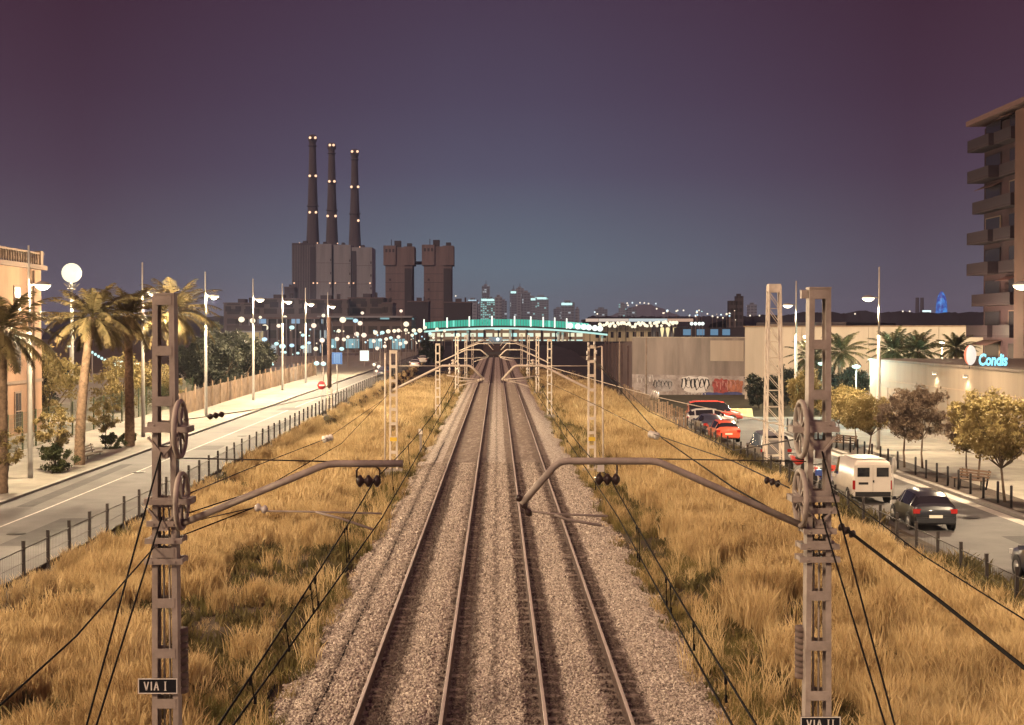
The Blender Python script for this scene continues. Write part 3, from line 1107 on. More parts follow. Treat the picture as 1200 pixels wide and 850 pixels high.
# stays of the near masts
for (x, s, l) in ((-5.42, -1, "left"), (5.27, 1, "right")):
    for py, yy, zz in ((530, 15.2, -.3), (606, 15.0, -.3)):
        zt = at(300, py, Y1 - .2).z
        wire("mast_stay", [(x, Y1 - .22, zt), (x, yy, zz)], "black stay running from the %s mast at its %s wheel down to the ground" % (l, "upper" if py < 560 else "lower"), .016, 0, M_cable, "stay wire")
# heavy cable to the right, thin ones
wire("feeder_cable", [at(990, 619, Y1 - .1), at(1100, 703, 19), at(1230, 806, 15)], "thick black feeder cable leaving the right mast towards the lower right", .028, 0, M_cable, "cable")
mbp = at(984, 618, Y1 - .1)
o = wire("thin_cable", [at(962, 560, 30), at(1080, 650, 24), at(1230, 745, 18)], "thin dark cable crossing in front of the black hatchback to the right", .012, 0, M_cable, "cable")
mb = MB(); insulator(mb, at(983, 616, Y1 - .1), at(1002, 628, Y1 - .3), .07, 3)
mb.build("insulator", M_porc, MR).location = -Vector(MR.location)
# tensioned wires running from the wheels up the line
o = wire("tension_wire", [at(925, 572, Y1 + .3), at(860, 541, 30), at(766, 509, 45), at(701, 476, 62), at(633, 444, Y2 + 40)], "wire from the right mast's lower wheel with a white insulator over the grass", .013, 0, M_wire)
insul_on(o, 766, 510, 45, .42, .12, None, (-.8, 1, .2)); insul_on(o, 905, 565, 25, .3, .07, M_porc, (-1, .4, .3))
wire("tension_wire", [at(932, 515, Y1 + .3), at(860, 573 - 45, 32), at(760, 482, 52), at(698, 423, Y2)], "wire from the right mast's upper wheel up to the second right mast", .013, 0, M_wire)
wire("slack_cable", [at(948, 622, Y1 + .4), at(860, 572, 31), at(775, 513, 50), at(698, 424, Y2)], "heavy dark cable drooping from the second right mast to the near right mast", .02, 0, M_cable, "cable")
o = wire("pale_span_wire", [at(630.6, 426, 100), at(766, 464.5, 88), at(860, 485, 80), at(930, 502, 76)], "pale wire slanting from the far bracket to the right past a round white insulator", .028, .1, M_pale_wire)
insul_on(o, 767, 464, 88, .5, .33, None, (-1, .4, .3))
o = wire("tension_wire", [at(216, 492, Y1 + .3), at(252, 487, 31), at(300, 480, 45), at(440, 452, Y2)], "wire from the left mast's upper wheel with a dark insulator over the road edge", .012, 0, M_wire)
insul_on(o, 253, 487, 31, .42, .07, M_porc, (1, .9, .15))
o = wire("tension_wire", [at(218, 580, Y1 + .3), at(300, 546, 36), at(383, 514, 52), at(447, 470, Y2)], "wire from the left mast's lower wheel with a white insulator over the grass", .012, 0, M_wire)
insul_on(o, 384, 514, 52, .45, .13, None, (1, 1, .2))
wire("tension_wire", [at(222, 601, Y1 + .3), at(310, 572, 32), at(400, 520, 52), at(455, 462, Y2)], "low wire running from below the left mast's wheels up to the second left mast", .012, 0, M_cable)
wire("slack_cable", [at(-20, 845, 12), at(90, 745, 16), at(182, 640, Y1), at(300, 594, Y1 + 2)], "dark cable from the lower left corner up past the left mast to a white insulator", .012, 0, M_cable, "cable")

# small trackside pieces
t = thing("marker_post", "short pale marker post at the left edge of the ballast", "marker post", (at(493, 530, 92).x, 92, -.45))
MB().box((0, 0, .8), (.16, .10, 1.7)).build("post", M_conc, t); MB().box((0, -.06, 1.55), (.26, .02, .34)).build("plate", M_paint, t)
tag(MB().tube([(-5.05 + .02 * math.sin(i), 14 + i * 2.2, -.42 + .015 * math.sin(i * 1.7)) for i in range(40)], .05, 6).build("trackside_cable", M_cable), "black cable lying along the left foot of the ballast", "cable")
tag(MB().tube([(-3.72 + .02 * math.sin(i), 14 + i * 2.2, -.20) for i in range(40)], .022, 6).build("trackside_cable", M_cable), "thin dark cable lying on the ballast left of the left track", "cable")

# ------------------------------------------------------------------ railing fences beside the two streets
M_fence = mat("dark_fence_steel", (.035, .028, .026), .6, metal=.3, var=.2)


def railing(x, y0, y1, step, zf, lab, h=1.02):
    t = thing("railing_fence", lab, "fence", (x, y0, 0))
    n = int((y1 - y0) / step)
    post = None
    for i in range(min(n + 1, 100)):
        y = i * step
        z = zf(y0 + y)
        if post is None:
            o = post = MB().box((0, 0, .3), (.09, .09, 1.7)).build("post", M_fence, t)
        else:
            o = post.copy(); COL.objects.link(o); o.parent = t
        o.location = (rnd.uniform(-.01, .01), y, z + .02); o.rotation_euler.y = rnd.uniform(-.02, .02)
    mb = MB()
    for i in range(n):
        a, b = i * step, (i + 1) * step
        za, zb = zf(y0 + a), zf(y0 + b)
        for hh, r in ((.12, .022), (.5, .012), (.92, .028)):
            mb.bar((0, a + .05, za + hh), (0, b - .05, zb + hh), r)
        k = 15 if y0 + a < 90 else 8
        for j in range(1, k):
            q = j / k
            mb.bar((0, a + (b - a) * q, za + (zb - za) * q + .1), (0, a + (b - a) * q, za + (zb - za) * q + .93), .006)
    mb.build("mesh_panel", M_fence, t)
    return t


railing(FENCE_L, 34, 232, 2.32, lambda y: zl(y) + .02, "dark low railing between the left road and the grass")
railing(FENCE_R, 34, 106, 2.32, lambda y: -.02, "dark low railing between the right street and the grass")

# ------------------------------------------------------------------ street lamps
M_pole = mat("lamp_pole", (.42, .40, .36), .5, metal=.3, var=.1)
M_head = mat("lamp_housing", (.30, .28, .26), .5, metal=.3, var=.1)
E_lamp = emit("lamp_lens", (1.0, .88, .60), 5.0)
E_cool = emit("cool_lamp_lens", (.62, 1.0, .92), 1.5)
E_warm = emit("warm_globe", (1.0, .88, .62), 1.35)
E_pink = emit("pinkish_globe", (1.0, .80, .62), 1.3)
E_teal = emit("teal_globe", (.62, .98, .96), 1.2)


def street_lamp(x, y, z, side, label, H=11.5, hl=9.55, power=1.0, group="street lamps with tall poles"):
    """pole that rises past its luminaire; side = direction of the arm"""
    t = thing("street_lamp", label, "street lamp", (x, y, z), 0, group)
    MB().tube([(0, 0, 0), (0, 0, .25), (0, 0, 7.1), (0, 0, 7.2)], [.13, .125, .11, .07], 12).tube([(0, 0, 7.2), (0, 0, H)], [.065, .05], 10).build("pole", M_pole, t)
    MB().tube([(0, 0, hl), (side * .35, 0, hl + .05)], .035, 8).build("arm", M_pole, t)
    h = MB()
    h.lathe([(.001, .18), (.12, .17), (.28, .12), (.39, .04), (.39, .0)], (side * .68, 0, hl), 18)
    h.build("luminaire", M_head, t)
    MB().lathe([(.001, -.24), (.18, -.21), (.34, -.10), (.38, -.002)], (side * .68, 0, hl), 18).build("lens", E_lamp, t)
    if power > 0:
        ld = bpy.data.lights.new("bulb", 'POINT' if side > 0 else 'SPOT')
        ld.energy = LAMP_W * power; ld.color = LAMP_COL; ld.shadow_soft_size = .16
        if side < 0: ld.spot_size = math.radians(168); ld.spot_blend = .5
        lo = bpy.data.objects.new("bulb", ld); COL.objects.link(lo)
        lo.parent = t; lo.location = (side * .68, 0, hl - .42)
    return t


lampsL = [(22, -23.2, "added street lamp out of view on the left pavement, lighting the foreground"), (47, -23.2, "tall street lamp on the left pavement just past the picture's edge"), (70.5, -23.1, "tall street lamp in front of the tall orange building"), (94, -23.35, "tall street lamp between two palms behind the near left mast"),  # first lamp is added out of view to light the foreground
          (114, -23.3, "tall street lamp at the start of the board fence"), (135, -23.1, "tall street lamp in front of the board fence, first beyond the palms"),
          (154, -23.2, "tall street lamp halfway along the board fence"), (172.6, -23.2, "tall street lamp near the end of the board fence"), (197, -23.4, "tall street lamp beyond the board fence near the blue panel sign")]
for y, x, lab in lampsL:
    street_lamp(x, y, zl(y) + .12, 1, lab, power=.75 if y < 60 else (.65 if y < 100 else 1.1))
for y, x, lab in ((14, 24.2, "added street lamp out of view on the right pavement, lighting the foreground"), (39, 24.0, "tall street lamp on the right pavement just past the picture's edge"), (64, 24.35, "tall street lamp at the right edge below the apartment block"), (89, 23.95, "tall street lamp in front of the low store wall"), (114, 24.0, "tall street lamp on the right behind the near right mast")):  # nearest post is an unseen extra that brightens the near ground
    street_lamp(x, y, .12, -1, lab, power=.75)

# ring of floodlights on a high pole
p = at(84, 320, 108)
t = thing("flood_light", "very bright round floodlight cluster on a tall pole beside the palms", "flood light", (p.x, 108, 0))
MB().tube([(0, 0, 0), (0, 0, p.z - .3)], [.16, .09], 12).build("pole", M_pole, t)
mb = MB(); mb.ball((0, 0, p.z), .74, 22)
mb.build("lamp_globe", emit("flood_globe", (1.0, .93, .64), 1.3), t)
mb = MB()
for k in range(8):
    a = k * math.pi / 4
    mb.tube([(.1 * math.cos(a), .1 * math.sin(a), p.z - 1.25), (.6 * math.cos(a), .6 * math.sin(a), p.z - .8)], .03, 5)
mb.lathe([(.09, -1.3), (.3, -1.25), (.3, -1.15), (.09, -1.1)], (0, 0, p.z), 12)
mb.build("lamp_cage", M_head, t)
ld = bpy.data.lights.new("bulb", 'POINT'); ld.energy = LAMP_W * 1.6; ld.color = (1, .84, .55); ld.shadow_soft_size = .95
lo = bpy.data.objects.new("bulb", ld); COL.objects.link(lo); lo.parent = t; lo.location = (0, 0, p.z)

# ------------------------------------------------------------------ plants
def leaf_mat(name, dark, light, s=.9):
    m = bpy.data.materials.new(name)
    m.use_nodes = True
    nt = m.node_tree; N, L = nt.nodes.new, nt.links.new
    b = nt.nodes["Principled BSDF"]; b.inputs["Roughness"].default_value = .65; b.inputs["Specular IOR Level"].default_value = .25
    tc = N("ShaderNodeTexCoord")
    nz = N("ShaderNodeTexNoise"); nz.inputs["Scale"].default_value = s; nz.inputs["Detail"].default_value = 6; nz.inputs["Roughness"].default_value = .75
    L(tc.outputs["Object"], nz.inputs["Vector"])
    rp = N("ShaderNodeValToRGB"); L(nz.outputs[0], rp.inputs[0])
    rp.color_ramp.elements[0].position = .36; rp.color_ramp.elements[1].position = .64
    rp.color_ramp.elements[0].color = dark + (1,); rp.color_ramp.elements[1].color = light + (1,)
    L(rp.outputs[0], b.inputs["Base Color"])
    tr = N("ShaderNodeBsdfTranslucent"); L(rp.outputs[0], tr.inputs[0])
    mx = N("ShaderNodeMixShader"); mx.inputs[0].default_value = .3
    L(b.outputs[0], mx.inputs[1]); L(tr.outputs[0], mx.inputs[2])
    L(mx.outputs[0], nt.nodes["Material Output"].inputs[0])
    return m


M_bark = mat("bark", (.10, .07, .05), .95, var=.35, scale=6, bump=.6, bscale=14)
M_pbark = mat("palm_bark", (.17, .115, .075), .95, var=.4, scale=5, bump=.8, bscale=9)
M_leafO = leaf_mat("olive_leaves", (.15, .115, .045), (.30, .23, .095))
M_leafP = leaf_mat("purplish_leaves", (.11, .08, .06), (.21, .15, .10))
M_leafG = leaf_mat("bush_leaves", (.035, .045, .018), (.085, .09, .03))
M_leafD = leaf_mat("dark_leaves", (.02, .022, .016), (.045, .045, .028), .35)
M_frond = leaf_mat("palm_fronds", (.055, .045, .02), (.135, .10, .042), .8)
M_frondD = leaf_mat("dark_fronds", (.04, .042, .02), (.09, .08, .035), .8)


def leaves(rs, centres, radii, per, size, m, name, squash=1.0):
    n = len(centres) * per
    C = np.repeat(np.asarray(centres), per, 0); Rr = np.repeat(np.asarray(radii), per)
    d = rs.normal(size=(n, 3)); d /= np.linalg.norm(d, axis=1)[:, None]
    rr = rs.rand(n) ** .5
    p = C + d * (Rr * rr)[:, None] * np.array([1, 1, squash])
    u = rs.normal(size=(n, 3)) + np.array([0, 0, -.35]); u /= np.linalg.norm(u, axis=1)[:, None]
    w = np.cross(u, rs.normal(size=(n, 3))); w /= np.linalg.norm(w, axis=1)[:, None]
    s = (size * rs.uniform(.6, 1.35, n))[:, None]
    V = np.stack([p, p + u * s * .5 + w * s * .28, p + u * s, p + u * s * .5 - w * s * .28], 1).reshape(-1, 3)
    F = np.arange(n * 4).reshape(-1, 4)
    return np_mesh(name, V, F, m)


def tree_meshes(seed, H, R, trunk_h, m, nclump=42, per=130, leaf=.13, rt=.09, stems=1, flat=.8):
    r = random.Random(seed); rs = np.random.RandomState(seed)
    cz = trunk_h + (H - trunk_h) * .5; hz = (H - trunk_h) * .5
    C, RR = [], []
    for i in range(nclump):
        while True:
            a = Vector((r.uniform(-1, 1), r.uniform(-1, 1), r.uniform(-1, 1)))
            if .25 < a.length < 1: break
        k = 1 + .28 * noise.noise(Vector((a.x * 2 + seed, a.y * 2, a.z * 2)))
        C.append((a.x * R * k * .86, a.y * R * k * .86, cz + a.z * hz * .9 * k)); RR.append(r.uniform(.20, .46) * R * .62)
    tb = MB()
    for s in range(stems):
        a0 = r.uniform(0, 6.28); off = .15 * (stems > 1)
        b0 = Vector((off * math.cos(a0), off * math.sin(a0), 0)); top = Vector((b0.x * 2 + r.uniform(-.1, .1) * R, b0.y * 2 + r.uniform(-.1, .1) * R, trunk_h * 1.08))
        mid = b0.lerp(top, .5) + Vector((r.uniform(-.08, .08), r.uniform(-.08, .08), 0))
        tb.tube([b0, mid, top], [rt, rt * .8, rt * .65], 8)
        for c in r.sample(C, min(len(C), 14 // stems + 3)):
            c = Vector(c); q = top.lerp(c, .5) + Vector((0, 0, -.12 * R))
            tb.tube([top, q, c], [rt * .45, rt * .28, rt * .1], 5, cap=False)
    return tb, leaves(rs, C, RR, per, leaf, m, "crown", flat)


def tree(name, label, cat, loc, group, variant, scale=1.0, rz=0.0):
    t = thing(name, label, cat, loc, rz, group)
    t.scale = (scale,) * 3 if not isinstance(scale, tuple) else scale
    tb, cm, bm = variant
    if tb is not None:
        link("trunk", tb, t)
    link("crown" if cat == "tree" else "foliage", cm, t)
    return t


def variant(seed, bark=M_bark, **k):
    tb, cm = tree_meshes(seed, **k)
    o = tb.build("trunk", bark); me = o.data; bpy.data.objects.remove(o)
    return (me, cm, bark)


VO = [variant(11 + i, H=4.7, R=2.05, trunk_h=1.35, m=M_leafO, nclump=56, per=160, leaf=.16, rt=.07) for i in range(2)]
VP = [variant(31 + i, H=4.2, R=1.5, trunk_h=1.4, m=M_leafP, nclump=40, per=140, leaf=.14, rt=.06) for i in range(2)]
VB = variant(51, H=1.7, R=1.05, trunk_h=.15, m=M_leafG, nclump=34, per=150, leaf=.11, rt=.05, stems=3)
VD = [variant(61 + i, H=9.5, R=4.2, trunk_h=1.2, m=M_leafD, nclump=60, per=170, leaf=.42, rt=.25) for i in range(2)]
VG = variant(71, H=5.2, R=2.6, trunk_h=1.0, m=M_leafO, nclump=44, per=140, leaf=.2, rt=.12)
VY = variant(81, H=3.4, R=1.15, trunk_h=1.3, m=M_leafO, nclump=30, per=100, leaf=.12, rt=.045)


def ground_at(px, py, z):
    d = ray(px, py); k = (z - CAMZ) / d.z
    return Vector((d.x * k, d.y * k, z))


gt = "small trees along the right pavement"
for (px, py, v, s, lab) in ((1177.6, 589, VO[0], 1.02, "bushy olive tree nearest the right edge by the pavement"), (1146, 563, VO[1], .98, "bushy olive tree with bench at its foot, left of the rightmost tree"),
                            (1134, 561, VP[1], .9, "slim tree partly hidden by the bushy olive tree"), (1081, 549, VP[0], 1.08, "purplish airy tree, right one of the pair by the lamp pole"),
                            (1060, 548, VP[1], 1.1, "purplish airy tree, left one of the pair by the lamp pole"), (1018, 533, VO[0], .80, "olive tree left of the lamp pole behind the van"),
                            (1003, 524, VO[1], .82, "olive tree in the middle of the three behind the van roof"), (985, 518, VO[0], .84, "olive tree just right of the near right mast"),
                            (944, 505, VO[1], .98, "olive tree seen just left of the near right mast")):
    g = ground_at(px, py, .12)
    tree("street_tree", lab, "tree", g, gt, v, s, rnd.uniform(0, 6))
gl = "small trees on the left pavement"
for (px, py, v, s, lab) in ((66, 556, VY, 1.05, "young yellow lit tree with a stake beside the dark round bush"), (124, 530, VY, 1.0, "young tree with thin stem left of the bench"),
                            (8, 578, VY, .9, "leafy tree low at the left edge in front of the palm trunk")):
    g = ground_at(px, py, .2)
    tree("young_tree", lab, "tree", g, gl, v, s, rnd.uniform(0, 6))
for (px, py, s, lab) in ((67, 557, 1.0, "dark round bush at the foot of the left lamp pole"), (132, 532, .78, "clipped dark bush at the end of the left bench"), (150, 524, .6, "low bush behind the trunk of the second palm")):
    tree("bush", lab, "bush", ground_at(px, py, .2), "bushes on the left pavement", VB, s, rnd.uniform(0, 6))
gb = "trees behind the left mesh fence"
for (X, Y, v, s, lab) in ((-33.0, 104, VG, 1.25, "broad lit tree behind the mesh fence beside the orange building"), (-31, 118, VG, 1.1, "lower lit tree behind the mesh fence between the palms"),
                          (-29, 122, VG, .95, "lit shrubby tree behind the near left mast"), (-38, 118, VD[0], .62, "dark tree behind the lit trees at the flood light")):
    tree("tree", lab, "tree", (X, Y, .2), gb, v, s, rnd.uniform(0, 6))
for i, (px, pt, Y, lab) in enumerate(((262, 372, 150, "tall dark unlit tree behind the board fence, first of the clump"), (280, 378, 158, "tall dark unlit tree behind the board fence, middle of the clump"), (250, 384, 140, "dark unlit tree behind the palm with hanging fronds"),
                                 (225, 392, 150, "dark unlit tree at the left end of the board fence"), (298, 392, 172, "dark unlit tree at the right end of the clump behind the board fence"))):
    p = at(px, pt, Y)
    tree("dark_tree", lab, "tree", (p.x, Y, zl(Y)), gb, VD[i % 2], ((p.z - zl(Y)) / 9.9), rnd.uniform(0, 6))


def palm_meshes(seed, H, nf=46, L=2.7, rt=.27, lean=.6, m=None, droop=1.0):
    r = random.Random(seed)
    tb = MB()
    pts, rr = [], []
    n = 26
    for i in range(n + 1):
        t = i / n
        pts.append((lean * t * t, .1 * math.sin(3 * t), H * t))
        rr.append(rt * (1.18 - .35 * t + (.28 if t > .93 else 0)) * (1.0 + (.05 if i % 2 else -.04)))
    tb.tube(pts, rr, 12)
    top = Vector(pts[-1])
    V, F = [], []
    for k in range(nf):
        u = (k + .5) / nf
        el = math.radians(80 - 118 * u ** .85) + r.uniform(-.12, .12)
        az = k * 2.39996 + r.uniform(-.2, .2)
        l = L * r.uniform(.82, 1.1) * (.85 + .3 * math.sin(math.pi * u))
        d = Vector((math.cos(az), math.sin(az), 0))
        p = top.copy(); e = el
        segs = 15; axis = []
        for s in range(segs + 1):
            axis.append(p.copy())
            p = p + (d * math.cos(e) + Vector((0, 0, math.sin(e)))) * (l / segs)
            e -= droop * (.030 + .085 * (s / segs)) * (1 if e > -1.3 else .1)
        side = Vector((-d.y, d.x, 0))
        for s in range(segs):
            a, b = axis[s], axis[s + 1]
            o = len(V); w = .03
            V += [a + side * w, a - side * w, b - side * w, b + side * w]; F.append((o, o + 1, o + 2, o + 3))
            t = s / segs
            if t < .08: continue
            ll = .62 * math.sin(math.pi * min(1, .12 + t * .86)) ** .7 * (L / 2.7)
            f = (b - a).normalized(); upv = side.cross(f)
            for q in (0.0, .33, .66):
                c = a.lerp(b, q)
                for sg in (-1, 1):
                    dirv = (side * sg * .72 + f * .62 + upv * r.uniform(-.1, .35) + Vector((0, 0, -.22))).normalized()
                    tip = c + dirv * ll * r.uniform(.85, 1.1); ww = f * .035
                    o = len(V)
                    V += [c - ww, c + ww, c.lerp(tip, .6) + ww * .8, tip]; F.append((o, o + 1, o + 2, o + 3))
    cm = np_mesh("crown", [tuple(v) for v in V], F, m or M_frond)
    o = tb.build("trunk", M_pbark); me = o.data; bpy.data.objects.remove(o)
    return me, cm


def palm(label, px, py, z, pct, seed, lean, group, L=2.7, m=None, nf=44, rt=.27, rz=0):
    L *= 1.14
    g = ground_at(px, py, z)
    ht = at(px, pct, g.y).z - z
    tm, cm = palm_meshes(seed, ht, nf, L, rt, lean, m)
    t = thing("palm_tree", label, "palm tree", g, rz, group)
    link("trunk", tm, t); link("crown", cm, t)
    return t


gp = "palms on the left pavement"
palm("palm at the left picture edge in front of the orange building", 1, 580, .15, 388, 201, .1, gp, 2.6)
palm("leaning palm with a slim bare trunk beside the flood light", 93, 549, .2, 372, 202, .75, gp, 2.35, rt=.25)
palm("straight palm between the bench bush and the near left mast", 152, 528, .25, 370, 203, -.1, gp, 2.5)
palm("palm with long hanging fronds behind the near left mast", 204, 508, .5, 366, 204, 0, gp, 3.1)
gq = "palms before the white wall"
for (px, pc, Y, L, lab) in ((985, 412, 128, 2.6, "dark palm with upright fronds right of the near right mast"), (1045, 410, 122, 2.5, "palm behind the lamp pole in front of the white wall"), (1074, 412, 121, 2.5, "spiky palm in front of the white wall, over the store roof"),
                         (1121, 408, 124, 1.9, "small palm in front of the white wall near the round logo"), (948, 418, 132, 2.3, "dim palm hidden behind the near right mast")):
    p = at(px, pc, Y)
    tm, cm = palm_meshes(int(px), p.z + .0, 40, L, .24, .2, M_frondD, .8)
    t = thing("palm_tree", lab, "palm tree", (p.x, Y, 0), rnd.uniform(0, 6), gq)
    link("trunk", tm, t); link("crown", cm, t)
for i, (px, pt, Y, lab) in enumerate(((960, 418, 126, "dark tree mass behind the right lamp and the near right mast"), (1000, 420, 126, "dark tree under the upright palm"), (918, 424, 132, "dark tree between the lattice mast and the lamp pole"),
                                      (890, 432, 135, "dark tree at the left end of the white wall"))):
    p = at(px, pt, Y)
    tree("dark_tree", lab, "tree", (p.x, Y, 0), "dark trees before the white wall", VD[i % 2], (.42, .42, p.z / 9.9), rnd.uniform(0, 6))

# ------------------------------------------------------------------ bollards, benches, sign plates
M_boll = mat("bollard_paint", (.025, .022, .022), .5, metal=.3, var=.1)
b0 = None
for i in range(36):
    y = 46 + i * 1.72
    if 74 < y < 76: continue
    if b0 is None:
        b0 = thing("bollard", "dark slim steel bollard in the row on the right pavement edge", "bollard", (21.75, y, .12), 0, "bollards along the right kerb")
        MB().tube([(0, 0, 0), (0, 0, .80), (0, 0, .84)], [.055, .055, .045], 10).build("shaft", M_boll, b0)
        MB().lathe([(.001, .96), (.05, .945), (.062, .90), (.055, .85), (.062, .84), (.062, .82), (.04, .82)], (0, 0, 0), 10).build("cap", M_boll, b0)
    else:
        dup(b0, (21.75 + rnd.uniform(-.03, .03), y, .12))
M_wood = mat("bench_wood", (.09, .055, .035), .7, scale=4, var=.3)


def bench(label, loc, rz, n=1):
    t = thing("park_bench", label, "bench", loc, rz, "benches")
    L = 1.9 * n
    mb = MB()
    for k in range(4): mb.box((0, -.05 + k * .12, .45), (L, .09, .035))
    mb.build("seat", M_wood, t)
    mb = MB()
    for k in range(3): mb.box((0, .40 + k * .05, .58 + k * .13), (L, .03, .09), 0, 0, Matrix.Rotation(-.25, 3, 'X'))
    mb.build("backrest", M_wood, t)
    for sx in (-1, 1):
        MB().bar((sx * L * .42, 0, 0), (sx * L * .42, 0, .44), .05).bar((sx * L * .42, .34, 0), (sx * L * .42, .55, .92), .05).bar((sx * L * .42, 0, .43), (sx * L * .42, .4, .43), .05).build("leg", M_boll, t)
    return t


bench("long dark slatted bench on the left pavement between palm and clipped bush", ground_at(110, 541, .2), math.radians(90), 1.6)
bench("dark slatted bench on the right pavement under the bushy olive trees", ground_at(1129, 573, .12) + Vector((.2, 0, 0)), math.radians(-60))
bench("dark bench on the right pavement beyond the van roof", ground_at(985, 527, .12) + Vector((0, 0, 0)), math.radians(-60))

t = thing("no_entry_sign", "round red no entry sign on a short post at the left fence", "road sign", (at(377, 460, 122).x, 122, .6))
MB().tube([(0, 0, 0), (0, 0, 2.6)], .035, 8).build("post", M_pole, t)
MB().lathe([(.001, 0), (.36, 0), (.36, .02), (.001, .02)], (0, -.05, 2.35), 20, axis='Y').build("disc", mat("sign_red", (.32, .02, .025), .5, var=.05), t)
MB().box((0, -.062, 2.35), (.46, .01, .11)).build("white_bar", M_paint, t)
t = thing("panel_sign", "blue panel sign on a post at the far end of the left road", "road sign", (at(395, 420, 150).x, 150, 1.0))
p = at(395, 420, 150)
MB().tube([(0, 0, 0), (0, 0, p.z - 1.0)], .05, 8).build("post", M_pole, t)
MB().box((0, -.06, p.z - 1), (1.1, .05, 1.25)).build("panel", mat("sign_blue", (.02, .09, .32), .4, var=.1), t)
mb = MB()
for x in (-.22, 0, .22): mb.box((x, -.09, p.z - 1), (.05, .006, 1.0))
mb.build("panel_stripes", mat("sign_pale_blue", (.15, .32, .6), .5, var=.05), t)
t = thing("round_sign", "round sign seen edge on between the van and the black hatchback", "road sign", (at(1046, 600, 58.5).x, 58.5, 0))
MB().tube([(0, 0, 0), (0, 0, 2.35)], .035, 8).build("post", M_pole, t)
MB().lathe([(.001, 0), (.34, 0), (.34, .02), (.001, .02)], (.05, 0, 2.05), 20, axis='X').build("disc", M_pole, t)

# ------------------------------------------------------------------ cars
M_glass = mat("car_glass", (.012, .012, .014), .08, var=0, spec=.6)
M_tyre = mat("tyre_rubber", (.015, .014, .014), .9, var=.1)
M_rim = mat("alloy_rim", (.35, .34, .33), .35, metal=.7, var=0)
M_tail = mat("tail_lamp", (.30, .015, .012), .25, var=0, spec=.5)
M_clear = mat("head_lamp", (.55, .55, .52), .15, var=0, spec=.6)
M_plate = mat("number_plate", (.66, .62, .52), .4, var=.05)
M_black = mat("black_plastic", (.02, .019, .018), .6, var=.1)


def paint(name, c, rough=.28, met=.0):
    m = mat(name, c, rough, met, var=.06, scale=1.2, spec=.5)
    m.node_tree.nodes["Principled BSDF"].inputs["Coat Weight"].default_value = .9
    return m


SHAPES = {
    # y, floor, belt, roof, half width at belt, half width at roof; rear first
    "hatch": [(0, .42, .80, .82, .70, .62), (.06, .28, .92, .98, .80, .62), (.35, .25, .96, 1.32, .835, .56), (.75, .24, .95, 1.44, .84, .58), (1.9, .22, .92, 1.47, .845, .59), (2.35, .22, .91, 1.40, .845, .58),
              (3.05, .22, .90, .95, .83, .68), (3.55, .24, .80, .83, .80, .66), (3.82, .28, .66, .69, .74, .60), (3.90, .38, .58, .60, .62, .5)],
    "sedan": [(0, .42, .76, .78, .70, .62), (.08, .28, .92, .96, .82, .68), (.75, .25, .96, 1.02, .86, .66), (1.25, .24, .95, 1.40, .87, .57), (2.2, .22, .93, 1.43, .87, .58), (2.75, .22, .92, 1.36, .87, .57),
              (3.4, .22, .92, .98, .86, .70), (4.0, .24, .82, .85, .82, .68), (4.3, .28, .66, .69, .76, .6), (4.4, .38, .58, .60, .62, .5)],
    "van": [(0, .40, 1.05, 1.83, .84, .74), (.05, .32, 1.08, 1.90, .88, .76), (.6, .30, 1.08, 1.94, .90, .78), (2.6, .30, 1.06, 1.95, .90, .78), (3.1, .30, 1.05, 1.90, .90, .76), (3.75, .30, 1.04, 1.15, .89, .74),
            (4.35, .30, .86, .92, .85, .7), (4.5, .38, .66, .70, .74, .6)],
    "minivan": [(0, .45, .95, 1.5, .80, .64), (.06, .32, .98, 1.68, .88, .66), (.5, .30, 1.0, 1.80, .90, .68), (2.4, .28, .98, 1.82, .90, .68), (2.9, .28, .97, 1.72, .90, .66), (3.6, .28, .96, 1.04, .88, .72),
                (4.2, .30, .84, .88, .84, .68), (4.45, .38, .66, .70, .74, .6)],
}


def ring(st):
    y, zb, zm, zr, w, wr = st
    h = [(0, zb), (w * .90, zb), (w, zb + .14), (w * 1.0, (zb + zm) / 2 + .05), (w * .965, zm), (wr, zr - .07 if zr - zm > .2 else zr - .02), (wr * .86, zr), (0, zr + .02)]
    return [(x, y, z) for x, z in h] + [(-x, y, z) for x, z in h[-2:0:-1]]


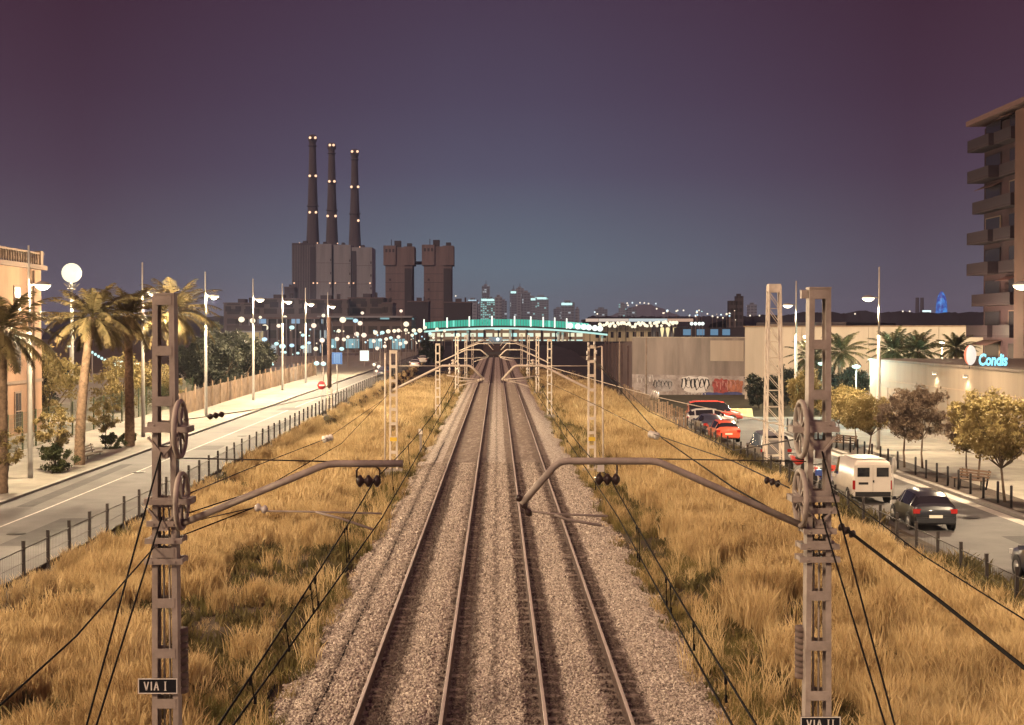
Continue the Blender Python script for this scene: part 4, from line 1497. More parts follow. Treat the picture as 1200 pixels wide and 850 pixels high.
def car(name, label, cat, shape, loc, rz, pm, glass_from=1, van_rear=False, group="parked cars", plate=True):
    t = thing(name, label, cat, loc, rz, group)
    st = SHAPES[shape]
    # finer stations for smooth lines
    fine = []
    for a, b in zip(st, st[1:]):
        k = 4
        for i in range(k):
            f = i / k; fine.append(tuple(u + (v - u) * f for u, v in zip(a, b)))
    fine.append(st[-1])
    V = []
    for s in fine: V += ring(s)
    m = 14
    L = st[-1][0]
    body, side, front, rear = [], [], [], []
    nst = len(fine)
    for i in range(nst - 1):
        sa, sb = fine[i], fine[i + 1]
        cab = min(sa[3] - sa[2], sb[3] - sb[2])
        slope = (sb[3] - sa[3]) / (sb[0] - sa[0] + 1e-6)
        for k in range(m):
            q = (i * m + k, i * m + (k + 1) % m, (i + 1) * m + (k + 1) % m, (i + 1) * m + k)
            up = k in (5, 6, 7, 8)
            sidef = k in (4, 9)
            mid = (sa[0] + sb[0]) / 2
            if sidef and cab > .12:
                # pillars stay in body colour
                if van_rear and mid < 2.75: body.append(q)
                elif abs(mid - L * .52) < .05 or abs(mid - .62) < .06: body.append(q)
                else: side.append(q)
            elif up and slope < -.42 and cab > .02 and mid > L * .4 and sa[3] > .97: front.append(q)
            elif up and slope > .42 and mid < .8 and sa[3] > .98 and not van_rear: rear.append(q)
            else: body.append(q)
    body += [tuple(range(m))[::-1], tuple((nst - 1) * m + k for k in range(m))]
    MB().add(V, body, 0, True).build("body", pm, t)
    for nm, fs in (("side_window", side), ("windscreen", front), ("rear_window", rear)):
        if not fs: continue
        if nm == "side_window":
            lft = [f for f in fs if V[f[0]][0] + V[f[1]][0] < 0]; rgt = [f for f in fs if f not in lft]
            for g in (lft, rgt): MB().add(V, g, 0, True).build(nm, M_glass, t)
        else: MB().add(V, fs, 0, True).build(nm, M_glass, t)
    w = max(s[4] for s in st)
    zr0 = st[1][2]
    # wheels
    for y in (L * .18, L * .80):
        for sx in (-1, 1):
            wh = MB().lathe([(.001, -.10), (.22, -.10), (.30, -.085), (.315, -.05), (.315, .05), (.30, .085), (.22, .10), (.001, .10)], (sx * (w - .09), y, .315), 20, axis='X').build("wheel", M_tyre, t)
            mb = MB().lathe([(.001, 0), (.20, -.01), (.205, .015), (.05, .03), (.001, .03)], (sx * (w + .015), y, .315), 16, axis='X')
            mb.build("rim", M_rim, wh)
            a = MB().lathe([(.33, -.02), (.37, -.02), (.37, .03), (.33, .03)], (sx * (w - .005), y, .32), 20, axis='X'); a.build("wheel_arch", M_black, t)
    # bumpers
    MB().box((0, .03, .46), (w * 1.72, .20, .20)).build("bumper", pm if not van_rear else M_black, t)
    MB().box((0, L - .08, .44), (w * 1.55, .18, .20)).build("bumper", pm, t)
    for sx in (-1, 1):
        if van_rear: MB().box((sx * (w - .07), -.015, .86), (.11, .06, .40)).build("tail_lamp", M_tail, t)
        else: MB().box((sx * (w - .16), .035, zr0 - .13), (.28, .10, .17), sx * -.15).build("tail_lamp", M_tail, t)
        MB().box((sx * (w - .22), L - .13, .68), (.30, .16, .14), sx * -.3).build("head_lamp", M_clear, t)
        mr = MB(); mr.box((sx * (w + .09), L * .66 if shape != "van" else L * .68, 1.0), (.16, .10, .13)); mr.build("wing_mirror", pm, t)
    if plate: MB().box((0, -.075 if not van_rear else -.02, .60 if not van_rear else .80), (.50, .02, .11)).build("number_plate", M_plate, t)
    if van_rear:
        for sx in (-1, 1):
            d = MB().box((sx * .405, -.012, 1.06), (.795, .05, 1.34)).build("rear_door", pm, t)
            MB().box((sx * .42, -.042, 1.42), (.53, .02, .40)).build("rear_window", M_glass, d)
        MB().box((.02, -.05, 1.02), (.06, .04, .10)).build("door_handle", M_black, t)
        MB().box((-.42, -.042, .93), (.42, .02, .10)).build("plate_recess", M_black, t)
        MB().box((0, 1.5, 1.965), (1.3, 2.4, .02)).build("roof_ribs", pm, t)
    return t


P_white, P_blk, P_grey, P_red, P_orange, P_silver, P_dark = (paint("white_paint", (.66, .61, .52)), paint("black_paint", (.018, .019, .022)), paint("grey_paint", (.16, .15, .15)),
    paint("red_paint", (.42, .045, .03)), paint("orange_red_paint", (.52, .075, .03)), paint("silver_paint", (.50, .48, .46), .3, .4), paint("dark_blue_paint", (.03, .032, .05)))
car("delivery_van", "white delivery van seen from behind, parked on the right street", "van", "van", (16.45, 62.0, 0), 0, P_white, van_rear=True, plate=False)
car("parked_car", "black hatchback parked behind the white van with pale number plate", "car", "hatch", (16.55, 53.4, 0), math.radians(-2), P_blk)
car("parked_car", "dark car cut off by the lower right edge of the picture", "car", "sedan", (16.95, 40.2, 0), 0, P_dark)
car("minivan", "grey minivan seen from behind beside the lattice mast", "car", "minivan", (15.75, 80.0, 0), math.radians(2), P_grey)
car("parked_car", "orange red hatchback parked last before the cross street", "car", "hatch", (15.75, 96.5, 0), math.radians(3), P_orange)
car("parked_car", "dark car in front of the orange red hatchback", "car", "sedan", (15.9, 103.5, 0), math.radians(4), P_dark)
car("parked_car", "silver car parked crosswise seen side on at the street corner", "car", "hatch", (15.0, 112.5, 0), math.radians(-90), P_silver)
car("pickup_van", "red van parked crosswise behind the silver car", "van", "minivan", (15.9, 118.2, 0), math.radians(-90), P_red)
t = thing("concrete_block", "cream painted concrete block beside the red van", "barrier", (at(869, 488, 123).x, 123.6, .1))
MB().prism([(-1.1, 0), (1.1, 0), (.98, .75), (-.98, .75)], -.25, .25).build("block", mat("cream_paint", (.50, .42, .22), .8, var=.2), t)


def motorbike(label, loc, rz, c):
    t = thing("motorcycle", label, "motorcycle", loc, rz, "motorcycles by the right fence")
    for y in (-.62, .62):
        w = MB().lathe([(.22, -.05), (.29, -.045), (.31, 0), (.29, .045), (.22, .05)], (0, y, .31), 18, axis='X').build("wheel", M_tyre, t)
    MB().tube([(0, -.5, .62), (0, -.1, .55), (0, .25, .72), (0, .5, .85)], [.10, .17, .16, .09], 10).build("body", c, t)
    MB().tube([(0, -.75, .80), (0, -.4, .82), (0, .05, .78)], [.06, .11, .09], 8).build("seat", M_black, t)
    MB().tube([(0, .62, .31), (0, .42, .98)], .04, 6).build("fork", M_rim, t)
    MB().tube([(-.33, .35, 1.02), (0, .43, .99), (.33, .35, 1.02)], .022, 6).build("handlebar", M_black, t)
    MB().ball((0, .55, .86), .11, 10).build("head_lamp", M_clear, t)
    MB().box((0, -.8, .95), (.34, .3, .28)).build("top_box", c, t)
    return t


motorbike("red motorcycle just left of the near right mast", (at(934, 540, 76).x, 76, 0), .5, P_red)
motorbike("red and dark motorcycle right behind the near right mast", (at(962, 556, 69.5).x, 69.5, 0), .4, P_red)
motorbike("blue motorcycle seen through the near right mast", (at(966, 558, 67.3).x, 67.3, 0), -.5, paint("blue_paint", (.03, .07, .30)))

# ------------------------------------------------------------------ left side buildings and fences
M_orange = mat("ochre_render", (.24, .135, .08), .9, scale=.6, stretch=(1, 1, .2), var=.2, bump=.1, bscale=12)
M_trim = mat("pale_stone_trim", (.15, .10, .07), .85, var=.12)
M_win = mat("dark_window", (.018, .014, .016), .25, var=0, spec=.5)
M_roofd = mat("dark_roof", (.035, .025, .028), .8, var=.2)
t = thing("tall_building", "ochre building with dark windows and a balustraded roof at the left edge", "building", (-30.8, 0, 0))
MB().span(-14, 0, 52, 96.5, 0, 11.7).build("wall", M_orange, t)
MB().span(-14, .35, 51.9, 96.8, 11.7, 12.0).build("cornice", M_trim, t)
mb = MB().span(-13.9, .18, 52, 96.6, 12.72, 12.85)
for i in range(92): mb.tube([(.06, 52.4 + .48 * i, 12.0), (.06, 52.4 + .48 * i, 12.3), (.06, 52.4 + .48 * i, 12.72)], [.06, .1, .05], 6)
for i in range(6): mb.span(-.16, .26, 52.2 + i * 8.7, 52.7 + i * 8.7, 12.0, 12.95)
mb.build("balustrade", M_trim, t)
MB().span(-14, -1.6, 52, 93, 12.0, 14.4).build("attic", M_roofd, t)
for i, y in enumerate((57, 62, 67, 72, 77, 82, 87.2, 91.6)):
    for z0, z1 in ((1.3, 3.6), (5.0, 7.2), (8.9, 10.4)):
        f = MB().span(-.02, .06, y - .62, y + .62, z0 - .12, z1 + .12).build("window", M_trim, t)
        MB().span(.062, .075, y - .48, y + .48, z0, z1).build("pane", M_win, f)
        MB().span(.062, .09, y - .03, y + .03, z0, z1).span(.076, .09, y - .48, y + .48, (z0 + z1) / 2 - .03, (z0 + z1) / 2 + .03).build("glazing_bar", M_trim, f)
MB().span(.0, .1, 52, 96.5, 4.2, 4.4).build("string_course", M_trim, t)
MB().span(.0, .12, 52, 96.5, 0, .9).build("plinth", M_conc, t)
MB().tube([(.12, 94.6, 0), (.12, 94.6, 11.6)], .07, 8).build("downpipe", M_trim, t)

M_mesh = mat("green_mesh", (.055, .07, .035), .6, metal=.2, var=.15)
t = thing("mesh_fence", "tall thin mesh fence at the back of the left pavement", "fence", (-28.3, 60, 0))
for i in range(30):
    y = i * 2.5
    MB().box((0, y, zl(60 + y) + 1.2), (.07, .07, 2.4)).build("post", M_mesh, t)
mb = MB()
for i in range(29):
    a, b = i * 2.5, i * 2.5 + 2.5
    for h in np.arange(.15, 2.36, .24): mb.bar((0, a, zl(60 + a) + h), (0, b, zl(60 + b) + h), .014)
    for k in range(1, 12): mb.bar((0, a + k * .21, zl(60 + a) + .1), (0, a + k * .21, zl(60 + a) + 2.35), .012)
mb.build("mesh_panel", M_mesh, t)
M_board = mat("fence_boards", (.22, .15, .10), .9, scale=1.2, var=.35)
t = thing("board_fence", "weathered brown board fence along the left pavement", "fence", (-25.3, 112, 0))
for i in range(50):
    y = i * 1.8
    if i % 2 == 0: MB().box((.06, y, zl(112 + y) + 1.05), (.10, .10, 2.4 + rnd.uniform(0, .25))).build("post", M_board, t)
mb = MB()
for i in range(440):
    y = i * .2
    mb.box((rnd.uniform(-.012, .012), y, zl(112 + y) + .95), (.025, .175, 1.9 + rnd.uniform(-.06, .1)))
mb.build("boards", M_board, t)

# ------------------------------------------------------------------ right side: store, white wall, apartment block, graffiti wall
M_store = mat("store_render", (.165, .128, .095), .85, scale=.5, stretch=(1, 1, .15), var=.16, bump=.08, bscale=15)
M_panel = mat("store_panel", (.21, .145, .10), .8, scale=.8, var=.15)
t = thing("store_building", "low cream store wall with a lit sign over its right end", "store", (30.4, 0, 0))
MB().span(0, 26, 60, 115.6, 0, 5.2).build("wall", M_store, t)
MB().span(-.12, 26.1, 59.9, 115.75, 5.2, 5.36).build("coping", mat("dark_coping", (.10, .075, .06), .8), t)
MB().span(-.06, 0, 60, 115.6, 0, .5).build("plinth", M_conc, t)
for a, b in ((103.5, 110), (110.2, 115.2)): MB().span(-.05, -.002, a, b, .5, 3.2).build("wall_panel", M_panel, t)
mb = MB().span(-.03, -.002, 60, 115.4, 3.7, 3.76)
for y in np.arange(62, 103, 4.2): mb.span(-.028, -.003, y, y + .05, .5, 3.695)
mb.build("joint_strip", M_panel, t)
for y in (91.5, 98):
    w = MB().box((-.16, y, 4.7), (.3, .22, .16)).build("wall_lamp", M_head, t)
    MB().box((-.18, y, 4.60), (.22, .16, .03)).build("lamp_glass", E_lamp, w)
    ld = bpy.data.lights.new("bulb", 'SPOT'); ld.energy = LAMP_W * .010; ld.color = (1, .80, .52); ld.shadow_soft_size = .12
    ld.spot_size = math.radians(140); ld.spot_blend = .7
    lo = bpy.data.objects.new("bulb", ld); COL.objects.link(lo); lo.parent = w; lo.location = (-.35, y, 4.45); lo.rotation_euler = (0, math.radians(-12), 0)

# lit sign standing on the store roof: round two-colour mark and white letters
sg = thing("store_sign", "glowing pale blue lettering with a round mark on the store's roof edge", "sign", (30.45, 89.0, 5.36))
E_sign = emit("sign_letters", (.22, .80, 1.0), 1.5)
E_mark = emit("sign_mark", (.98, .88, .76), .95)
E_markr = emit("sign_mark_red", (.9, .16, .06), 1.2)
cu = bpy.data.curves.new("lettering", 'FONT'); cu.body = "Condis"; cu.size = 2.0; cu.extrude = .10; cu.offset = .05; cu.bevel_depth = .02; cu.resolution_u = 3; cu.shear = .12
cu.space_character = .96
tmp = bpy.data.objects.new("lettering_curve", cu); COL.objects.link(tmp)
bpy.context.view_layer.update()
me = bpy.data.meshes.new_from_object(tmp.evaluated_get(bpy.context.evaluated_depsgraph_get()))
bpy.data.objects.remove(tmp); me.materials.clear(); me.materials.append(E_sign)
# letters face the camera side of the street
pa, pb = at(1147, 431, 86.5), at(1184, 434, 82.5)
dirn = Vector((pb.x - pa.x, pb.y - pa.y, 0)); wd = max(v.co.x for v in me.vertices)
ltr = link("sign_lettering", me, sg)
LA = math.atan2(-.35, 1.0)
k = 1.62 / wd
ltr.scale = (k * 1.08, k * 1.72, k); ltr.rotation_euler = (math.pi / 2, 0, LA)
ltr.location = (-.20, .12, .10)
mk = MB().lathe([(.001, -.06), (.56, -.06), (.60, 0), (.56, .06), (.001, .06)], (0, 0, 0), 28, axis='Y')
m1 = mk.build("round_mark", E_mark, sg, (-.66, .25, .72)); m1.rotation_euler = (0, 0, LA); m1.scale = (.62, 1, 1.05)
a = [math.radians(x) for x in range(100, 265, 11)]
poly = [(.60 * math.cos(u), .60 * math.sin(u)) for u in a] + [(.28 * math.cos(u) - .12, .52 * math.sin(u)) for u in a[::-1]]
mr = MB().prism(poly, -.085, -.065).build("mark_crescent", E_markr, m1)
mb = MB()
for x in (-.65, 0, .6, 1.2):
    mb.box((x, .2 - x * .35, .02), (.07, .07, .36))
mb.bar((-1.0, .5, .10), (1.5, -.4, .10), .06)
mb.build("sign_frame", M_steel, sg)

# long white wall or warehouse behind the palms
M_wh = mat("whitewashed_wall", (.30, .25, .205), .9, scale=.35, stretch=(1, 1, .12), var=.16, bump=.06, bscale=8)
p0, p1 = at(873, 383, 150), at(1132, 382, 138)
t = thing("warehouse", "long whitewashed warehouse wall behind the palms", "building", (p0.x, 150, 0), math.atan2(138 - 150, p1.x - p0.x))
Lw = math.hypot(p1.x - p0.x, 12)
MB().span(0, Lw, 0, 30, 0, 8.0).build("wall", M_wh, t)
MB().span(-.1, Lw + .1, -.15, 30, 8.0, 8.14).build("coping", M_trim, t)
for x in (6, 13, 20, 27): MB().span(x - .25, x + .25, -.12, 0, 0, 8.0).build("pilaster", M_wh, t)
MB().span(Lw, Lw + 4.5, -.5, 12, 0, 7.0).build("annex", M_wh, t)
MB().span(.5, Lw * .45, 2.0, 20, 8.14, 8.5).build("roof_vent", M_roofd, t)
# lamps washing the warehouse wall, on short poles
def cool_lamp(px, py, Y, label, base=0, E=None, power=0.0, r=.34, col=(1, .8, .5)):
    p = at(px, py, Y)
    t = thing("park_lamp", label, "street lamp", (p.x, Y, base), 0)
    MB().tube([(0, 0, 0), (0, 0, p.z - base - .1)], [.07, .045], 8).build("pole", M_pole, t)
    MB().lathe([(.001, -.16), (r * .6, -.13), (r, .0), (r * .9, .1), (.001, .16)], (0, 0, p.z - base), 14).build("lens", E or E_cool, t)
    if power:
        ld = bpy.data.lights.new("bulb", 'POINT'); ld.energy = LAMP_W * power; ld.color = col; ld.shadow_soft_size = .4
        lo = bpy.data.objects.new("bulb", ld); COL.objects.link(lo); lo.parent = t; lo.location = (0, 0, p.z - base)
    return t


cool_lamp(964, 426.5, 118, "teal lamp seen through the near right mast", r=.40, power=.25, col=(.5, 1, .9))
cool_lamp(1003.5, 430, 116, "teal lamp low in front of the dark trees", r=.36, power=.2, col=(.5, 1, .9))
cool_lamp(1042, 398, 126, "white lamp in front of the white wall beside the lamp pole", E=E_lamp, r=.3, power=.35)
cool_lamp(944, 395, 134, "small white lamp left of the near right mast", E=E_lamp, r=.25, power=.35)
cool_lamp(1104, 402, 128, "warm lamp close to the right end of the white wall", E=E_lamp, r=.25, power=.5)

# graffiti wall
M_gw = mat("grey_render", (.18, .15, .135), .9, scale=.45, stretch=(1, 1, .15), var=.3, bump=.15, bscale=6)
p0, p1 = at(741, 396, 166), at(874, 396, 158)
t = thing("graffiti_wall", "grey boundary wall with a band of graffiti along its foot", "wall", (p0.x, 166, 0), math.atan2(-8, p1.x - p0.x))
Lg = math.hypot(p1.x - p0.x, 8); z1 = p0.z
MB().span(0, Lg, 0, .5, 0, z1).build("wall", M_gw, t)
MB().span(-.05, Lg, -.06, .56, z1, z1 + .12).build("coping", M_conc, t)
MB().span(Lg * .70, Lg * .985, -.06, -.002, z1 * .62, z1 * .96).build("render_patch", M_wh, t)
MB().span(0, Lg, -.05, -.002, .2, 2.55).build("painted_band", mat("painted_over_band", (.15, .12, .11), .9, scale=.9, col2=(.34, .30, .29)), t)
gr = random.Random(5)


def scrawl(x0, x1, z0, z1, n, m, y, w=.09):
    mb = MB()
    for k in range(n):
        cx = x0 + (x1 - x0) * (k + .5) / n; cz = (z0 + z1) / 2
        pts = []
        for j in range(9):
            a = j * 1.15 + gr.uniform(-.4, .4)
            pts.append((cx + (x1 - x0) / n * .75 * math.cos(a) * gr.uniform(.4, 1), y, cz + (z1 - z0) * .5 * math.sin(a) * gr.uniform(.5, 1)))
        for a, b in zip(pts, pts[1:]): mb.bar(a, b, w, .012)
    return mb.build("graffiti", m, t)


M_gb, M_gwh, M_gr, M_gbl = (mat("black_spray", (.012, .012, .014), .8, var=0), mat("white_spray", (.46, .43, .42), .8, var=.1), mat("red_spray", (.23, .05, .045), .8, var=.3, scale=2), mat("blue_spray", (.05, .055, .14), .8, var=.3, scale=2))
def blot(u0, u1, z0, z1, m, y):
    n = 26; P = []
    for k in range(n):
        a = 2 * math.pi * k / n
        ca, sa = math.cos(a), math.sin(a)
        q = 1 / max(abs(ca), abs(sa)) ** .7 * gr.uniform(.80, 1.02)
        P.append(((u0 + u1) / 2 * Lg + (u1 - u0) / 2 * Lg * ca * q, max(.16, (z0 + z1) / 2 + (z1 - z0) / 2 * sa * q)))
    MB().prism(P, y, y + .008).build("graffiti", m, t)


blot(.44, .69, .45, 2.5, M_gwh, -.062)
blot(.21, .38, .5, 2.1, mat("grey_spray", (.24, .22, .22), .8, var=.25, scale=2), -.060)
blot(.71, .87, .5, 2.3, M_gr, -.062); blot(.84, .985, .6, 2.2, mat("orange_spray", (.26, .10, .06), .8, var=.35, scale=2), -.066)
blot(.62, .82, .16, .7, M_gbl, -.069); blot(.80, .99, .16, .8, M_gbl, -.072)
scrawl(Lg * .45, Lg * .69, .75, 2.45, 6, M_gb, -.075, .13)
scrawl(Lg * .20, Lg * .36, .9, 2.0, 5, M_gb, -.062, .07)
scrawl(Lg * .72, Lg * .96, .8, 2.2, 6, mat("pink_spray", (.42, .22, .20), .8, var=0), -.075, .08)
scrawl(Lg * .05, Lg * .20, 1.2, 2.6, 4, M_gwh, -.062, .08)
scrawl(Lg * .48, Lg * .66, .2, .7, 6, M_gwh, -.085, .07)
# dark wall running away from its corner along the line
p2 = at(704, 404, 300)
t = thing("trackside_wall", "dark unlit wall running away along the line from the graffiti wall's corner", "wall", (p0.x, 166, 0))
mb = MB().add([(0, 0, -.3), (p2.x - p0.x, 134, -.3), (p2.x - p0.x + .5, 134, -.3), (.5, 0, -.3), (0, 0, z1 - .4), (p2.x - p0.x, 134, p2.z), (p2.x - p0.x + .5, 134, p2.z), (.5, 0, z1 - .4)],
              [(0, 1, 5, 4), (1, 2, 6, 5), (2, 3, 7, 6), (3, 0, 4, 7), (4, 5, 6, 7)])
mb.build("wall", mat("dark_unlit_brick", (.075, .05, .05), .9, scale=.6, var=.25), t)  # dark colour stands in for lamplight not reaching this wall
for i in range(6): MB().span(-.25 - i * 0, .05, 8 + i * 18, 8.6 + i * 18, -.3, 5.8).build("buttress", MATS["dark_unlit_brick"], t).location.x = (p2.x - p0.x) * (8 + i * 18) / 134
# poles before that wall
for px, pt, Y, lab in ((757.5, 396, 140, "thin wooden pole in front of the graffiti wall"), (726, 398, 158, "thin pole before the dark wall by the line")):
    p = at(px, pt, Y)
    tag(MB().tube([(p.x, Y, -.3), p], [.10, .07], 8).build("utility_pole", mat("weathered_pole", (.20, .15, .12), .9, var=.2)), lab, "pole")
# old stake fence between the line and the lawn
t = thing("stake_fence", "dark stake fence between the grass and the lawn by the graffiti wall", "fence", (14.3, 108, 0))
for i in range(34):
    MB().box((rnd.uniform(-.04, .04), i * 1.6, .6), (.13, .13, 1.9 + rnd.uniform(-.3, .3))).build("stake", M_board, t)
MB().bar((0, 0, 1.2), (0, 53, 1.2), .04).bar((0, 0, .7), (0, 53, .7), .04).build("rail", M_board, t)

# apartment block
M_apt = mat("apartment_brick", (.030, .013, .016), .85, scale=.4, var=.15)
M_apt2 = mat("lit_tone_wall", (.06, .028, .021), .85, scale=.4, var=.15)
M_balc = mat("balcony_slab", (.017, .008, .011), .8, var=.1)
M_rail2 = mat("balcony_panel", (.013, .006, .009), .6, var=.15)
p = at(1140, 142, 136); X0 = p.x
t = thing("apartment_block", "tall dark brick apartment block with stacked balconies at the right edge", "apartment block", (X0, 0, 0))
topz = at(1140, 143, 136).z
MB().span(.8, 22, 101, 135, 0, topz - .8).build("wall", M_apt, t)
MB().span(-.6, 22.5, 100, 136.2, topz - .45, topz).build("roof_slab", mat("pale_slab", (.085, .045, .042), .8, var=.1), t)
MB().span(-.3, .8, 121.6, 124.0, 0, topz - .8).build("lit_tone_panel", M_apt2, t)  # warmer, lighter colour paints a lamplit column onto the wall
MB().span(.5, .8, 101, 111, 0, topz - .8).build("lit_tone_panel", mat("lit_tone_orange", (.42, .24, .13), .85, var=.12), t)  # second panel, its orange colour standing in for lamplight on the wall
nf = 8
for f in range(nf):
    z = 4.2 + f * (topz - 5.4) / (nf - .4)
    for k, (ya, yb, dx) in enumerate(((124.9, 129.2, 0), (129.6, 135.4, -.35), (112, 119.2, .2))):
        dxx = dx + (.5 if (f + k) % 3 == 0 else 0)
        b = MB().span(dxx - .35, .8, ya, yb, z - .11, z + .11).build("balcony", M_balc, t)
        MB().span(dxx - .35, dxx - .30, ya, yb, z + .112, z + 1.0).span(dxx - .30, .8, ya, ya + .05, z + .112, z + 1.0).span(dxx - .30, .8, yb - .05, yb, z + .112, z + 1.0).build("balcony_railing", M_rail2, b)
        f_ = MB().span(.72, .86, ya + .8, yb - 1.0, z + .12, z + 2.35).build("window", M_trim if (f + k) % 4 == 1 else M_balc, t)
        MB().span(.70, .718, ya + .95, yb - 1.15, z + .2, z + 2.25).build("pane", M_win, f_)
        if (f * 3 + k) % 5 == 1:
            MB().add([(dxx - .3, ya + .3, z + 2.1), (dxx - .3, yb - .3, z + 2.1), (.78, yb - .3, z + 2.55), (.78, ya + .3, z + 2.55), (dxx - .3, ya + .3, z + 2.07), (dxx - .3, yb - .3, z + 2.07), (.78, yb - .3, z + 2.52), (.78, ya + .3, z + 2.52)],
                     [(0, 1, 2, 3), (7, 6, 5, 4), (0, 4, 5, 1), (1, 5, 6, 2), (2, 6, 7, 3), (3, 7, 4, 0)]).build("awning", mat("awning_cloth", (.09, .04, .035), .9), b)

# ------------------------------------------------------------------ far side: power station, city, footbridge
def boxpx(px0, px1, pt, Y, depth, base=0.0, pb=None):
    a, b = at(px0, pt, Y), at(px1, pt, Y)
    z0 = base if pb is None else at(px0, pb, Y).z
    return a.x, b.x, Y, Y + depth, z0, a.z


M_ps = mat("station_concrete", (.055, .046, .056), .9, scale=.16, stretch=(1, 1, .1), var=.25)
M_psl = mat("station_panels", (.19, .19, .215), .8, scale=.2, stretch=(1, 1, .08), var=.2)
M_chim = mat("chimney_concrete", (.06, .048, .056), .9, scale=.2, stretch=(1, 1, .06), var=.28)
M_silo = mat("silo_concrete", (.125, .094, .10), .9, scale=.22, stretch=(1, 1, .1), var=.26)
M_silod = mat("silo_dark_face", (.042, .035, .042), .9, scale=.05, var=.14)
E_beacon = emit("beacon", (1.0, .62, .38), 1.6)
YC = 1386.0
for i, (pc, pt, pb_, wb, wt, lv, lab) in enumerate((
        (365.0, 157, 286, 15.5, 8.6, ((160, -3.2, 3.0), (205, -3.6, 3.6), (248, -3.6, 3.8), (285, -14, 7)), "tallest left chimney of the power station with warm beacons"),
        (387.0, 166, 288, 15.0, 8.2, ((168, -2.4, 2.0), (211, -3, 3), (252, -5, 4.4), (285, -6, 8)), "middle chimney of the power station with warm beacons"),
        (413.6, 173, 290, 15.0, 8.2, ((175, -3.2, 3.2), (217, -4, 4), (257, 1, 4.2), (289, -8, 7)), "right chimney of the power station with warm beacons"))):
    c = at(pc, pt, YC)
    u = YC / FPX
    t = thing("chimney", lab, "chimney", (c.x, YC + 8 + i * 4, 0), 0, "power station chimneys")
    H = c.z
    zb = at(pc, pb_, YC).z
    prof = [(wb * u / 2 * 1.06, 0), (wb * u / 2, zb), (wb * u / 2 * .86, zb + (H - zb) * .18), (wt * u / 2 * 1.18, zb + (H - zb) * .55), (wt * u / 2 * .92, zb + (H - zb) * .9), (wt * u / 2 * .92, H - 7), (wt * u / 2 * 1.22, H - 5.5), (wt * u / 2 * 1.22, H - 2), (wt * u / 2 * .95, H - 1.5), (wt * u / 2 * .9, H)]
    MB().lathe(prof, (0, 0, 0), 24).build("shaft", M_chim, t)
    for zz in (.9, .62, .35):
        r = np.interp(zb + (H - zb) * zz, [p[1] for p in prof], [p[0] for p in prof])
        MB().lathe([(r, -.6), (r + 1.0, -.5), (r + 1.0, .4), (r, .5)], (0, 0, zb + (H - zb) * zz), 24).build("gallery", M_chim, t)
    for (py, d0, d1) in lv:
        for d in (d0, d1):
            if (py, d) == (257, 1): continue
            p = at(pc + d, py, YC - 8)
            r = abs(d * u)
            MB().ball((p.x - c.x, -16 if py > 280 else -6.5, p.z), 1.25 if py < 280 else .6, 10).build("beacon", E_beacon, t)
for (x0, x1, pt, dp, m, lab) in ((342, 370, 285, 40, M_ps, "dark left boiler house block under the tallest chimney"), (370, 388.5, 286, 44, M_psl, "pale panelled boiler house block left of the middle chimney"),
                              (391, 411, 287, 44, M_psl, "pale panelled boiler house block between middle and right chimney"), (412, 436, 290, 40, M_psl, "right boiler house block with a dark left strip")):
    X0, X1, Ya, Yb, z0, z1 = boxpx(x0, x1, pt, YC - 20, dp)
    t = thing("boiler_house", lab, "industrial building", ((X0 + X1) / 2, Ya, 0), 0, "power station blocks")
    w = (X1 - X0) / 2
    MB().span(-w, w, 0, dp, 0, z1).build("wall", m, t)
    mb = MB()
    for k in range(1, 5): mb.span(-w, w, -.12, 0, z1 * k / 5 - .15, z1 * k / 5 + .15)
    mb.build("panel_joint", M_ps, t)
    MB().span(-w * .15, w * .2, 5, 12, z1, z1 + 2.4).build("roof_hut", M_ps, t)
    mb = MB()
    for k in range(int(2 * w / 1.6)): mb.span(-w + .5 + 1.6 * k, -w + .8 + 1.6 * k, -.10, 0, 2, z1 - 2)
    mb.build("wall_rib", M_psl, t)
    mb = MB()
    for k in range(6): mb.span(w * .82, w * .96, -.14, -.105, z1 * (.12 + .14 * k), z1 * (.12 + .14 * k) + 2.2)
    mb.build("window_slot", M_silod, t)
    if x0 == 412 or x0 == 342: MB().span(-w if x0 == 412 else w * .55, -w * .55 if x0 == 412 else w, -.6, -.15, 0, z1 * .96).build("dark_strip", M_silod, t)
    for d in (-.8, .8):
        MB().ball((w * d, -1.2, at(400, 332, YC - 20).z), .8, 8).build("beacon", E_beacon, t)
YS = 900.0
